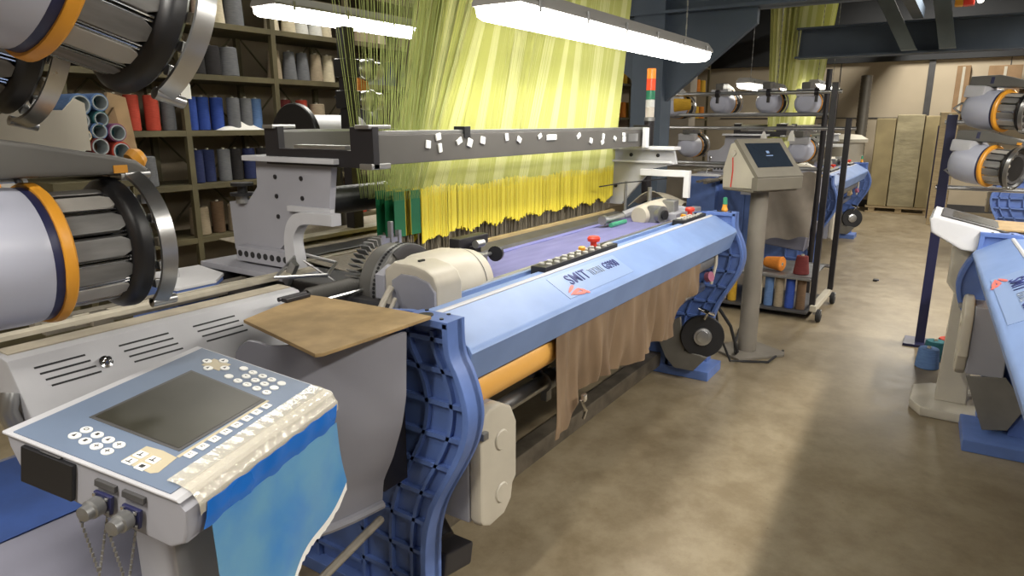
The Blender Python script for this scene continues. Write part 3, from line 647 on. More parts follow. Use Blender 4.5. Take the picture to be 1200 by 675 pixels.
# ------------------------------------------------------------------ jacquard harness above the loom
def harness(x0, x1, y0, y1, ztop, nlay, ncol, thick, label, dimw, xt0=None, xt1=None, seed=1, heddles=True):
    H = thing('jacquard_harness', label, 'harness cords', ((x0+x1)/2, (y0+y1)/2, 1.07), group=None)
    rr = random.Random(seed); xt0 = x0 if xt0 is None else xt0; xt1 = x1 if xt1 is None else xt1
    lay = {'cord_lime': MB(), 'cord_pale': MB(), 'cord_dim': MB()}
    for l in range(nlay):
        y = y0+(y1-y0)*l/(nlay-1)
        for c in range(ncol):
            f = (c+rr.uniform(-.3,.3))/ncol; x = x0+(x1-x0)*f
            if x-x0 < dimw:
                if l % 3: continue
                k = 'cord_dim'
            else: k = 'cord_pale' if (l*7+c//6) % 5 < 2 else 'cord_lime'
            # each bank of cords draws towards its own board above: slight fans
            fd = dimw/(x1-x0); xm = x0+dimw+(.78 if dimw else 0)
            xt = (xt0+(xm-xt0)*f/fd if f < fd else xm+(xt1-xm)*(f-fd)/(1-fd)) + .16*math.sin(f*5*PI+l*.9)*(ztop-1.3)/2.2 if dimw else xt0+(xt1-xt0)*f + .1*math.sin(f*5*PI+l*.9)
            yt = y+(l/(nlay-1)-.5)*.25
            t = thick*rr.uniform(.8,1.3)*(.55 if k == 'cord_dim' else 1); b = lay[k].bm
            p = [(x, y, 1.24), (x+(xt-x)*.12, y+(yt-y)*.1, 1.5), (xt, yt, ztop)]
            rg = [[b.verts.new((q[0]+t*math.cos(a), q[1]+t*math.sin(a), q[2])) for a in (.5, 2.59, 4.7)] for q in p]
            for r0, r1 in zip(rg, rg[1:]):
                for i in range(3): b.faces.new((r0[i], r0[(i+1)%3], r1[(i+1)%3], r1[i]))
    for k, mb in lay.items():
        if len(mb.bm.verts):
            o = mb.obj({'cord_lime': 'lime_cords', 'cord_pale': 'pale_cords', 'cord_dim': 'edge_cords'}[k], k, H, smooth=False); o['kind'] = 'stuff'
    if heddles:
        for mt, off in (('heddle_yellow', 0), ('heddle_amber', 1)):
            m = MB()
            for l in range(5):
                y = y0+(y1-y0)*l/4
                n = 190
                for c in range(n):
                    if (c*3+l) % 4 == 0 and off == 0 or (c*3+l) % 4 and off: continue
                    x = x0+dimw+(x1-x0-dimw)*(c+rr.uniform(-.25,.25))/n
                    zb = 1.068+.012*math.sin(c*.31)+rr.uniform(-.008,.008)-.03*max(0,1-c/14); zt = 1.275+rr.uniform(-.006,.006)+.008*math.sin(c*.11)
                    m.box(x-.005, x+.005, y-.002, y+.002, zb, zt)
            o = m.obj('yellow_heddles' if not off else 'amber_heddles', mt, H, smooth=False); o['kind'] = 'stuff'
        for xa, xb, mt in ((x0+.005, x0+.065, 'green'), (x0+.070, x0+.10, 'heddle_amber'), (x0+.105, x0+.16, 'green')):
            m = MB()
            for l in range(3):
                for i in range(14):
                    x = xa+(xb-xa)*i/13; m.box(x-.0022, x+.0022, y0+.05*l, y0+.05*l+.003, 1.09, 1.275)
            o = m.obj('selvedge_heddles', mt, H, smooth=False); o['kind'] = 'stuff'
    return H
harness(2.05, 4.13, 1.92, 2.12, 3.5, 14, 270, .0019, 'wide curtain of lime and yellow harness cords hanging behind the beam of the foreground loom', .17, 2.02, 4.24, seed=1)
harness(8.95, 10.6, 1.9, 2.1, 3.6, 8, 110, .003, 'narrow olive yellow strip of harness cords hanging over the second loom at the far end', 0, 8.9, 11.2, seed=2, heddles=False)
for x0, x1, y0, y1 in ((1.7,4.5,1.6,2.5),(7.9,11.9,1.8,2.5)):
    j = thing('jacquard_machine', 'dark jacquard head on the gantry above the %s harness' % ('foreground' if x0 < 5 else 'far'), 'jacquard machine', (x0/2+x1/2, 2.0, 3.45))
    MB().box(x0, x1, y0, y1, 3.62, 4.15, bev=.02).obj('casing', 'gantry', j); MB().box(x0+.05, x1-.05, y0+.05, y1-.05, 3.45, 3.62).obj('cord_board', 'dark_grey', j)

# ------------------------------------------------------------------ yarn feeders (axis along +X, origin at the ring's centre)
HS = -1
def make_feeder(label, loc, rot, arm_side='top', s=1.25, group=None, arm_len=.24, white=True):
    f = thing('yarn_feeder', label, 'yarn feeder', loc, rot, group, world=False); f.scale = (s,)*3
    MB().lathe([(-.175,0),(-.175,.055),(-.168,.072),(-.145,.088),(-.09,.098),(-.03,.100),(-.012,.098),(-.010,.0)], (0,0,0), (1,0,0), 44).obj('motor_body', 'feeder_white', f)
    MB().lathe([(-.012,.092),(-.012,.098),(0,.098),(0,.092)], (0,0,0), (1,0,0), 44).obj('dark_gap_ring', 'navy', f)  # navy ring between motor body and orange ring
    MB().lathe([(0,.088),(0,.102),(.004,.104),(.013,.104),(.017,.100),(.017,.088)], (0,0,0), (1,0,0), 44).obj('orange_ring', 'orange', f)
    MB().lathe([(.01,0),(.01,.072),(.115,.070),(.125,.058),(.127,0)], (0,0,0), (1,0,0), 32).obj('drum_core', 'black', f)
    NS = 14
    for k in range(NS):
        a = 2*PI*k/NS+.13; m = MB(); rm = Mx.Rotation(a, 3, 'X')
        m.prism([(.016,-.0148),(.088,-.0148),(.102,-.008),(.102,.008),(.088,.0148),(.016,.0148)], 'z', .076, .087, bev=.0018)
        for v in m.bm.verts: v.co = rm @ v.co
        m.obj('drum_slat', 'slat_light' if k % 4 == 1 else 'slat', f)
    m = MB()
    for k in range(NS):
        for da in (-.43, .43):
            a = 2*PI*(k+da)/NS+.13; y, z = -math.sin(a)*.0865, math.cos(a)*.0865
            m.tube([(.017,y,z),(.098,y*.985,z*.985)], .0016, 5)
    m.obj('slat_edge', 'chrome', f)
    MB().lathe([(.098,.078),(.100,.090),(.106,.098),(.112,.103),(.124,.104),(.130,.098),(.132,.088),(.120,.076)], (0,0,0), (1,0,0), 48).obj('brush_ring', 'black', f)
    MB().lathe([(.120,0),(.122,.05),(.126,.074),(.122,.078)], (0,0,0), (1,0,0), 32).obj('front_disc', 'dark_grey', f)
    hp = MB().lathe([(.132,.108),(.132,.113),(.154,.118),(.154,.112)], (0,0,0), (1,0,0), 48, R(12), R(148)).obj('guide_hoop', 'steel', f)
    for a in (R(14), R(146)):
        m = MB().lathe([(0,0),(0,.008),(.040,.008),(.040,0)], (.132,math.sin(a)*HS*.112,math.cos(a)*.112), (1,0,0), 14)
        m.obj('hoop_pin', 'steel', hp)
    for a in (40, 62, 85, 108, 130):
        yy, zz = math.sin(R(a))*HS*.094, math.cos(R(a))*.094
        MB().box(.134, .146, yy-.006, yy+.006, zz-.007, zz+.007, bev=.002).obj('eyelet', 'steel' if a != 85 else 'cream', f)
    ar = MB().prism([(-.19,.110),(-.19,.160),(-.05,.170),(.01,.160),(.07,.148),(.12,.139),(.155,.130),(.172,.116),(.170,.104),(.15,.106),(.10,.109),(.0,.112)], 'y', -.034, .034, bev=.008).obj('arm', 'arm_grey', f)
    MB().lathe([(0,0),(0,.014),(.012,.018),(.022,.012),(.024,0)], (.160,-.0,.126), (1,0,.5), 16).obj('arm_knob', 'orange', ar)
    MB().box(.115, .136, -.0358, -.033, .112, .124).obj('arm_sticker', 'orange', ar)
    MB().box(-.085, -.068, -.0358, -.032, .125, .158, bev=.002).obj('arm_slot', 'navy', ar)
    MB().box(.125, .150, -.034, .0, .100, .111, bev=.002).obj('arm_bracket', 'steel', ar)
    MB().box(-.18, -.075, -.075, .075, .05, .112, bev=.01).obj('terminal_box', 'pale_grey', f)
    return f
FD = make_feeder('large pale weft feeder with orange ring above the vented cover, lower of the left feeders', (.545,1.41,1.315), (0,0,0))
def feeder_copy(label, loc, rot, s, group=None):
    c = copy_tree(FD); c.location = loc; c.rotation_euler = rot; c.scale = (s,)*3; c['label'] = label
    if group: c['group'] = group
    return c
feeder_copy('pale weft feeder with orange ring tilting down at the top left corner, nearest the camera', (.515,1.165,1.765), (R(8),R(17),0), 1.25)
feeder_copy('dark weft feeder drum partly hidden behind the topmost left feeder', (.445,1.44,1.715), (R(40),R(14),R(0)), 1.15)
st = thing('feeder_stand', 'beige sheet metal plate and post carrying the left weft feeders', 'stand', (.2,1.6,0))
MB().tube([(.12,1.62,.02),(.12,1.62,2.3)], .035, 16).box(-.1, .34, 1.4, 1.84, 0, .02, bev=.004).obj('post', 'black_metal', st)
MB().prism([(.40,1.51),(.565,1.535),(.66,1.605),(.68,1.575),(.72,1.575),(.745,1.60),(.765,1.59),(.765,1.49),(.70,1.495),(.62,1.505),(.40,1.52)], 'y', 1.60, 1.606, bev=.001).obj('plate', 'kiosk_side', st)
MB().tube([(.12,1.62,1.32),(.12,1.43,1.32),(.20,1.41,1.32)], .022, 12).tube([(.12,1.62,1.70),(.12,1.24,1.80),(.20,1.21,1.80)], .022, 12).tube([(.12,1.62,1.70),(.14,1.46,1.74)], .022, 12).obj('cross_arm', 'dull_steel', st)
MB().box(.1, .45, 1.598, 1.604, 1.5, 1.53).obj('plate_arm', 'kiosk_side', st)
# rear feeders of the left loom seen past the arm
feeder_copy('small weft feeder with orange ring behind the large lower left feeder', (.93,2.62,1.33), (R(30),0,R(0)), .55)

# ------------------------------------------------------------------ lamps
def lamp(x0, x1, y, z, label, glow='lamp_glow', w=.15, chains=True, zc=4.2):
    l = thing('batten_lamp', label, 'ceiling lamp', ((x0+x1)/2, y, z))
    h = .10
    MB().prism([(y-w/2,z+.048),(y-w/2,z+.06),(y-w/2+.03,z+h),(y+w/2-.03,z+h),(y+w/2,z+.06),(y+w/2,z+.048)], 'x', x0, x1, bev=.004).obj('lamp_body', 'lamp_body', l)
    MB().prism([(y-w/2+.006,z+.048),(y+w/2-.006,z+.048),(y+w/2-.014,z+.015),(y+w/2-.04,z),(y-w/2+.04,z),(y-w/2+.014,z+.015)], 'x', x0+.01, x1-.01, bev=.006).obj('diffuser', glow, l)
    m = MB(); n = max(3, int((x1-x0)/.3))
    for i in range(n):
        x = x0+.12+(x1-x0-.24)*i/(n-1)
        for s in (-1, 1): m.box(x-.008, x+.008, y+s*(w/2+.002)-.003, y+s*(w/2+.002)+.003, z+.03, z+.075, bev=.001)
    m.objs('clip', 'dull_steel', l)
    for x in (x0+.25, x1-.18):
        m = MB(); k = 0; zz = z+h
        while zz < zc-.02:
            m.box(x-.004, x+.004, y-.0015, y+.0015, zz, zz+.028) if k % 2 else m.box(x-.0015, x+.0015, y-.004, y+.004, zz, zz+.028)
            zz += .03; k += 1
        m.obj('chain', 'dull_steel', l, smooth=False)
    return l
lamp(2.0, 4.02, 1.38, 1.885, 'bright batten lamp hanging on chains before the yellow cords', w=.20)
lamp(2.42, 4.16, 3.12, 2.085, 'bright batten lamp hanging before the yarn shelves at top left', w=.20)
lamp(6.95, 8.5, 1.90, 1.87, 'small bright batten lamp at the left of the far harness strip', 'lamp_far_glow', zc=3.50)
lamp(9.1, 10.6, 1.66, 1.95, 'small bright batten lamp at the right of the far harness strip', 'lamp_far_glow')
# lamps over the opposite looms outside the frame, and near ones added as fill
lamp(2.2, 3.8, -1.25, 2.6, 'batten lamp over the opposite loom', zc=4.2)
lamp(5.6, 7.2, -1.25, 2.6, 'batten lamp over the next opposite loom')
lamp(8.6, 10.2, -1.25, 2.7, 'batten lamp over the far opposite loom')
lamp(-1.4, .2, .9, 2.9, 'unseen batten lamp added behind the photographer')  # unseen lamp added to brighten the near side
lamp(-.2, 1.4, -1.6, 2.95, 'unseen batten lamp added over the opposite loom, nearest the photographer')  # unseen lamp added to light the loom's front faces and the film

# ------------------------------------------------------------------ cloth hanging below the front beam
bot = [(2.05,.40),(2.14,.40),(2.22,.47),(2.32,.50),(2.5,.52),(2.75,.475),(2.95,.47),(3.1,.49),(3.25,.475),(3.38,.50),(3.45,.60),(3.55,.63),(3.62,.66)]
def lerp_tab(t, x):
    for (a,b),(c,d) in zip(t, t[1:]):
        if a <= x <= c: return b+(d-b)*(x-a)/(c-a)
    return t[-1][1] if x > t[-1][0] else t[0][1]
def hangcloth(u, v):
    x = 2.05+1.57*u; zb = lerp_tab(bot, x); z = .84+(zb-.84)*v
    w = .018*math.sin(x*17+1.2*math.sin(v*3))+.009*math.sin(x*41+2*v)+.006*math.sin(x*71-3*v)
    return V((x+.03*v*math.sin(x*9), 1.155+w*(.25+.9*v)+.02*v, z))
tag(MB().sheet(hangcloth, 160, 24, .002).obj('hanging_cloth', 'cloth_brown'), 'brown rumpled cloth hanging below the front beam of the foreground loom', 'cloth')
t = thing('thread_clip', 'shiny little metal clip on the lower hem of the brown cloth', 'clip', (2.235,1.14,.42))
MB().tube([(2.22,1.135,.50),(2.235,1.125,.46),(2.25,1.135,.43),(2.23,1.13,.42),(2.245,1.125,.455)], .006, 6).obj('spring', 'chrome', t); MB().box(2.222, 2.25, 1.125, 1.14, .49, .52, bev=.003).obj('jaw', 'chrome', t)

# ------------------------------------------------------------------ signal tower, monitor kiosk, pedestal kiosk
s_ = thing('signal_tower', 'stacked signal light with amber and red lit lenses on a black pole', 'signal light', (4.5,1.84,0))
MB().tube([(4.5,1.84,.0),(4.5,1.84,1.56)], .033, 16).box(4.42, 4.58, 1.76, 1.92, 0, .02, bev=.004).obj('pole', 'black_metal', s_)
for z0, z1, m_, r in ((1.56,1.585,'dull_steel',.036),(1.585,1.65,'clear_lens',.030),(1.65,1.70,'key_white',.030),(1.70,1.76,'green_lens',.030),(1.76,1.835,'red_lens',.030),(1.835,1.90,'amber_lens',.030)):
    MB().lathe([(0,0),(0,r),(z1-z0-.003,r),(z1-z0,r-.004),(z1-z0,0)], (4.5,1.84,z0), (0,0,1), 24).obj('lens' if 'lens' in m_ else 'collar', m_, s_)
k = thing('monitor_kiosk', 'taupe operator monitor on a round column, behind the far end of the foreground loom', 'monitor', (4.67,1.115,0), (0,0,R(-30)), world=False)
MB().prism([(.15,1.13),(.155,1.25),(.10,1.415),(.05,1.43),(-.15,1.21),(-.155,1.16),(-.12,1.14)], 'x', -.19, .19, bev=.008).obj('housing', 'kiosk_side', k)
fa, fb = V((0,.045,1.433)), V((0,-.155,1.21)); fd = (fb-fa).normalized(); fn = V((0,fd.z,-fd.y)); fn = -fn if fn.z < 0 else fn
def slab(x0, x1, t0, t1, h0, h1, nm, mt, par):
    m = MB(); c = [V((x,0,0))+fa+fd*t for x, t in ((x0,t0),(x1,t0),(x1,t1),(x0,t1))]
    lo = [m.bm.verts.new(v+fn*h0) for v in c]; hi = [m.bm.verts.new(v+fn*h1) for v in c]
    m.bm.faces.new(hi); m.bm.faces.new(lo[::-1])
    for i in range(4): m.bm.faces.new((lo[i], lo[(i+1)%4], hi[(i+1)%4], hi[i]))
    return m.obj(nm, mt, par, smooth=False)
fr = slab(-.20, .20, -.01, .30, -.012, .012, 'front_frame', 'kiosk_taupe', k)
MB().box(-.20, .20, -.165, -.11, 1.13, 1.215, bev=.01).box(-.195, .195, -.13, .14, 1.118, 1.136, bev=.006).obj('chin', 'kiosk_taupe', k)
sc = slab(-.155, .155, .03, .225, .011, .014, 'screen', 'screen_blue', fr)
slab(-.03, .03, .13, .137, .0142, .015, 'screen_mark', 'label_film', sc); slab(-.012, .012, .095, .115, .0142, .015, 'screen_mark', 'label_film', sc)
MB().lathe([(0,0),(0,.02),(.012,.02),(.012,0)], (-.19,.06,1.36), (-1,0,0), 16).obj('side_button', 'cream', k)
MB().tube([(-.192,.07,1.33),(-.194,.06,1.25),(-.193,.07,1.14)], .004, 6).obj('red_cord', 'red', k)
MB().tube([(0,0,.02),(0,0,1.13)], [.062,.056], 24).obj('column', 'pole_taupe', k)
MB().prism([(-.20,-.13),(.14,-.20),(.19,-.16),(.20,.13),(-.13,.20),(-.19,.16)], 'z', 0, .018, bev=.004).obj('base_plate', 'pole_taupe', k)

PZ = -.03
p = thing('pedestal_kiosk', 'cream control pedestal with sloping screen top beside the loom at right', 'control pedestal', (4.30,-.09,0), (0,0,R(90)), world=False)
MB().prism([(-.19,-.16),(-.12,.21),(.13,.21),(.19,.10),(.19,-.16),(.10,-.24),(-.08,-.24)], 'z', 0, .055, bev=.012).obj('base', 'cream', p)
MB().prism([(-.075,.055),(.075,.055),(.055,.86),(-.055,.86)], 'y', -.06, .06, bev=.01).obj('column', 'cream', p)
MB().prism([(-.20,.90),(-.22,.98),(-.19,1.0),(.20,1.09),(.215,1.07),(.20,1.0),(.06,.92)], 'y', -.26, .21, bev=.015).obj('head', 'white', p)
tl = math.atan2(.09, .39)
h = MB().box(-.17, .17, -.22, .17, 0, .006, bev=.002)
for v in h.bm.verts: v.co = Mx.Rotation(-tl, 3, 'Y') @ v.co + V((0,0,1.046))
h = h.obj('screen_bezel', 'dark_grey', p)
g = MB().box(-.12, .12, -.16, .11, .006, .008)
for v in g.bm.verts: v.co = Mx.Rotation(-tl, 3, 'Y') @ v.co + V((0,0,1.046))
g.obj('screen', 'screen', h)
MB().sheet(lambda u,v: V((-.225-.03*v, -.24+.20*u, .965-.23*v)), 6, 6, .003).obj('hanging_sheet', 'pale_grey', p)
MB().prism([(-.10,.90),(.10,.94),(.10,.72),(.04,.64),(-.06,.62),(-.12,.72)], 'y', -.09, .07, bev=.02).obj('neck', 'cream', p)
MB().box(-.12, -.115, -.05, -.02, .70, .78).obj('neck_slot', 'dark_grey', p)

# ------------------------------------------------------------------ neighbouring looms
c2 = copy_tree(LOOM); c2.location = (9.1,1.7,0); c2['label'] = 'blue loom further down the row behind the rolling yarn rack'
c3 = copy_tree(LOOM); c3.location = (2.76,-.74,0); c3.rotation_euler = (0,0,PI+R(2.6)); c3['label'] = 'blue loom cut off at the right edge beside the cream control pedestal'
ORI[c3.name] = ORI[LOOM.name]
for ch in c3.children:                 # this loom is wider: its far frame stands further along, outside the frame of the photo
    xs = [v[0] for v in ch.bound_box]
    if ch.name.split('.')[0] in ('side_frame', 'brake_disc', 'foot_block', 'stop_knob', 'cable_loop') and min(xs) > .9: ch.location.x += .55
for ch in c3.children:
    if ch.name.split('.')[0] in ('front_beam', 'tie_bar', 'floor_rail'): ch.scale.x = 1.3; ch.location.x += .38
MB().box(1.44, 1.80, 1.16, 1.60, .0, .06, bev=.006).box(1.62, 1.64, 1.35, 1.6, .06, .30).box(1.45, 1.64, 1.42, 1.44, .06, .34).obj('foot_block', 'frame_blue', c3)
MB().prism([(1.14,.34),(1.30,.36),(1.40,.24),(1.34,.10),(1.24,.08)], 'x', 1.66, 1.68, bev=.003).obj('disc_plate', 'plate_grey', c3)
c4 = copy_tree(LOOM); c4.location = (10.4,-.9,0); c4.rotation_euler = (0,0,PI); c4['label'] = 'blue loom behind the right yarn feeders, far across the aisle'

# ------------------------------------------------------------------ rolling yarn rack
r_ = thing('rolling_rack', 'black rolling yarn rack with cross rods and casters at the aisle edge', 'rack', (6.05,1.5,0))
for x, y, z1, m_ in ((5.73,.89,1.84,'black_metal'),(6.38,.86,1.58,'black_metal'),(5.73,2.35,1.84,'black_metal'),(6.38,2.5,1.58,'black_metal')):
    MB().box(x-.022, x+.022, y-.022, y+.022, .13, z1, bev=.004).obj('post', m_, r_)
for x, z, ya, yb in ((5.73,1.775,.84,2.42),(6.38,1.50,.80,2.6),(5.73,1.22,1.5,2.4),(5.73,.335,.89,2.35),(6.38,.335,.86,2.5)):
    MB().tube([(x,ya,z),(x,yb,z)], .016, 12).obj('rod', 'steel', r_)
for y in (.875, 2.4): MB().box(5.68, 6.44, y-.025, y+.025, .085, .135, bev=.006).obj('base_bar', 'kiosk_side', r_)
MB().box(5.70, 6.40, .92, 2.38, .05, .07, bev=.003).obj('bottom_shelf', 'dark_grey', r_)
MB().box(5.70, 6.40, .92, 2.38, .325, .345, bev=.003).obj('upper_shelf', 'dull_steel', r_)
for x in (5.72, 6.40):
    for y in (.875, 2.4):
        w = MB().lathe([(-.018,0),(-.018,.044),(-.010,.052),(.010,.052),(.018,.044),(.018,0)], (x,y-.04 if y < 1 else y,.052), (0,1,0), 20).obj('caster', 'black_rubber', r_)
        MB().box(x-.018, x+.018, y-.06, y+.0, .06, .10, bev=.003).obj('fork', 'dull_steel', w)
for y in (1.0, 1.35, 1.75, 2.2):
    MB().lathe([(0,.016),(0,.030),(.03,.030),(.03,.016)], (5.73,y,1.775), (0,1,0), 14).box(5.715, 5.745, y+.005, y+.025, 1.70, 1.76, bev=.003).obj('rod_clamp', 'black_metal', r_)
def tube_cone(name, loc, h, r0, r1, m_, label, cat, group=None, ax=(0,0,1), core='kiosk_side'):
    c = thing(name, label, cat, loc, group=group, world=False)
    MB().lathe([(0,.012),(0,r0*.93),(.006,r0),(h-.008,r1),(h,r1*.9),(h,.012)], (0,0,0), ax, 20).obj('winding', m_, c)
    MB().lathe([(-.001,.010),(-.001,.014),(h+.012,.012),(h+.012,.009)], (0,0,0), ax, 12).obj('core', core, c)
    return c
cols = [('beige',1.62,'tan'),('cream',1.33,'cream'),('light_blue',1.24,'sky blue'),('beige',1.16,'sand'),('blue',1.075,'deep blue'),('brown',.99,'brown'),('yellow',1.54,'mustard'),('grey',1.72,'grey')]
for nm, y, w in cols:
    tube_cone('yarn_tube', (5.78,y,.071), .245, .036, .036, 'yarn_'+nm, '%s yarn tube standing on the bottom shelf of the rolling rack' % w, 'yarn tube', 'yarn tubes on the rolling rack')
for nm, y, z, w, ax in (('orange',1.17,.41,'orange red yarn cone lying on the upper shelf of the rolling rack',(.3,1,0)),('green',1.40,.347,'dark green yarn cone standing on the rack shelf beside the orange one',(0,0,1)),('maroon',1.02,.347,'dark red yarn cone at the aisle end of the upper rack shelf',(0,0,1)),('brown',1.72,.347,'brown yarn cone left of the golden one on the rack shelf',(0,0,1)),('yellow',1.56,.347,'golden yarn cone standing behind the column of the monitor kiosk',(0,0,1))):
    tube_cone('yarn_cone', (5.86,y,z), .15, .062, .045, 'yarn_'+nm, w, 'yarn cone', None, ax)
for nm, x, y, z, w in (('yellow',5.70,2.12,1.69,'yellow yarn cone hanging under the top rod of the rolling rack'),('orange',5.70,1.50,1.25,'orange yarn cone by the pale side of the monitor kiosk')):
    tube_cone('yarn_cone', (x,y,z), .14, .055, .045, 'yarn_'+nm, w, 'yarn cone', None, (.3,-.95,.05))
for y, z, w in ((1.52,1.45,'left'),(1.29,1.455,'right')):
    t = thing('thread_tag', 'small white tag hanging from the lower rack rod, %s one of the two' % w, 'tag', (6.33,y,z-.02), world=False)
    MB().prism([(-.03,-.04),(.03,-.04),(.022,.01),(.006,.045),(-.006,.045),(-.022,.01)], 'x', -.003, .003, bev=.001).obj('card', 'paper', t); MB().tube([(0,0,.045),(.05,0,.08)], .003, 6).obj('hook', 'steel', t)
for x, y, z, w in ((6.9,2.05,1.73,'pale weft feeder under the left far lamp, behind the rolling rack'),(6.9,1.62,1.73,'pale weft feeder left of the far harness strip'),(6.9,1.28,1.72,'dark fronted weft feeder right of the far harness strip'),(6.85,2.5,1.70,'pale weft feeder near the yellow cone on the rack'),(6.9,2.35,1.32,'pale weft feeder behind the lower rack rod'),(6.9,1.3,1.30,'weft feeder beside the right edge of the monitor kiosk')):
    feeder_copy(w, (x,y,z), (0,0,0), 1.1)
st2 = thing('feeder_stand', 'dark stand of posts and rods carrying the far weft feeders', 'stand', (6.6,1.9,0))
for y in (1.1, 2.7): MB().tube([(6.70,y,0),(6.70,y,2.0)], .025, 10).obj('post', 'black_metal', st2)
for z in (1.62, 1.14): MB().tube([(6.70,1.05,z),(6.70,2.75,z)], .018, 10).obj('rod', 'dull_steel', st2)
tag(MB().sheet(lambda u,v: V((6.42+.03*math.sin(v*4+u*9), 1.08+.46*u, 1.12-.62*v*(.9+.1*u)+.015*math.sin(u*12))), 24, 16, .006).obj('draped_cover', 'drape'), 'beige cover draped behind the column of the monitor kiosk', 'cover')
bkt = thing('waste_bin', 'beige plastic waste bin behind the far leg of the foreground loom', 'bin', (4.62,1.54,0), world=False)
MB().lathe([(0,0),(0,.11),(.34,.15),(.37,.155),(.37,.145),(.34,.14),(.02,.10),(.02,0)], (0,0,0), (0,0,1), 28).obj('tub', 'bin', bkt); MB().lathe([(.335,.151),(.335,.165),(.372,.165),(.372,.151)], (0,0,0), (0,0,1), 28).obj('rim', 'bin', bkt)
tag(MB().tube([(4.25,1.25,.45),(4.38,1.16,.25),(4.45,1.12,.06),(4.55,1.16,.012),(4.75,1.22,.012),(5.2,1.3,.012)], .011, 8).obj('floor_cable', 'black_rubber'), 'black cable trailing from the far loom leg to the monitor column', 'cable')
tag(MB().tube([(4.22,1.22,.40),(4.34,1.22,.20),(4.36,1.14,.02),(4.44,1.05,.010),(4.50,.93,.010),(4.80,.90,.010)], .008, 8).obj('floor_cable', 'black_rubber'), 'thin black cable looping round the base plate of the monitor kiosk', 'cable')

# ------------------------------------------------------------------ right hand feeders and stand
st3 = thing('feeder_stand', 'navy post with steel rods carrying the two feeders at right', 'stand', (5.55,.0,0))
MB().box(5.50, 5.56, .09, .15, 0, 1.60, bev=.004).box(5.42, 5.64, .02, .22, 0, .02, bev=.003).obj('post', 'navy', st3)
for z in (1.55, 1.12): MB().tube([(5.53,.16,z),(5.53,-.9,z)], .016, 10).obj('rod', 'steel', st3)
for z in (1.64, 1.24): MB().tube([(5.45,-.02,z-.03),(5.45,.08,z-.03),(5.45,.12,z),(5.45,.08,z+.03),(5.45,-.02,z+.03)], .008, 8).obj('yarn_loop', 'steel', st3)
feeder_copy('weft feeder on the upper rod of the right feeder stand', (5.36,-.15,1.62), (R(-6),R(4),R(238)), 1.25)
feeder_copy('weft feeder on the lower rod of the right feeder stand', (5.28,-.12,1.285), (R(-6),R(4),R(238)), 1.25)

# ------------------------------------------------------------------ black lamp post and yarn beam behind the harness bracket
lp = thing('sensor_post', 'black square post with two clamped silver heads left of the yellow cords', 'post', (2.6,2.72,0))
MB().box(2.565, 2.635, 2.69, 2.75, 0, 2.02, bev=.004).box(2.45, 2.75, 2.60, 2.84, 0, .02).obj('post', 'black_metal', lp)
for z in (1.82, 1.665):
    h = MB().box(2.55, 2.65, 2.675, 2.765, z-.045, z+.045, bev=.006).obj('clamp', 'black', lp)
    MB().lathe([(0,0),(0,.035),(.04,.05),(.07,.05),(.08,.045),(.14,.045),(.145,0)], (2.64,2.70,z), (1,-.25,-.05), 20).obj('head', 'steel', h); MB().lathe([(.068,.052),(.068,.058),(.09,.058),(.09,.052)], (2.64,2.70,z), (1,-.25,-.05), 20).obj('head_band', 'black', h)
tube_cone('yarn_cone', (2.78,2.8,1.69), .10, .04, .032, 'yarn_orange', 'small orange yarn cone between the two silver heads on the black post', 'yarn cone')
t = thing('cone_shelf', 'small bracket shelf under the orange cone on the black post', 'shelf', (2.7,2.78,1.66))
MB().box(2.63, 2.84, 2.74, 2.86, 1.675, 1.688, bev=.003).obj('tray', 'black_metal', t); MB().box(2.63, 2.66, 2.745, 2.76, 1.6, 1.675).obj('brace', 'black_metal', t)
y_ = thing('yarn_beam', 'silver roll between two black flanges behind the left beam bracket', 'yarn roll', (2.6,3.0,0))
MB().lathe([(0,0),(0,.12),(.42,.12),(.42,0)], (2.48,3.0,1.47), (1,0,0), 32).obj('roll', 'pale_grey', y_)
for x in (2.46, 2.90): MB().lathe([(0,0),(0,.175),(.006,.18),(.03,.18),(.036,.175),(.036,0)], (x,3.0,1.47), (1,0,0), 36).obj('flange', 'black', y_)
MB().box(2.5, 2.88, 2.85, 3.15, 0, .9, bev=.01).lathe([(0,0),(0,.09),(.45,.07),(.45,0)], (2.69,3.0,.9), (0,0,1), 20).obj('stand', 'black_metal', y_)
b_ = thing('guide_roller', 'black roller with pale end rings below the left end of the harness beam', 'roller', (2.1,2.2,1.18))
MB().lathe([(0,0),(0,.058),(.36,.058),(.36,0)], (1.90,2.18,1.235), (1,0,0), 28).obj('sleeve', 'black', b_)
for x in (1.885, 2.255): MB().lathe([(0,.02),(0,.061),(.012,.061),(.012,.02)], (x,2.18,1.235), (1,0,0), 28).obj('end_ring', 'white', b_)
MB().tube([(1.765,2.18,1.235),(1.9,2.18,1.235)], .022, 12).obj('axle', 'dull_steel', b_)
d_ = thing('cable_spool', 'small black flanged spool on the left of the harness bracket', 'spool', (1.72,2.44,1.25))
MB().lathe([(0,0),(0,.05),(.012,.05),(.012,.02),(.04,.02),(.04,.045),(.052,.045),(.052,0)], (1.74,2.46,1.26), (0,0,1), 24).obj('reel', 'black', d_); MB().lathe([(-.03,0),(-.03,.03),(0,.03)], (1.74,2.46,1.26), (0,0,1), 20).obj('foot', 'dull_steel', d_)

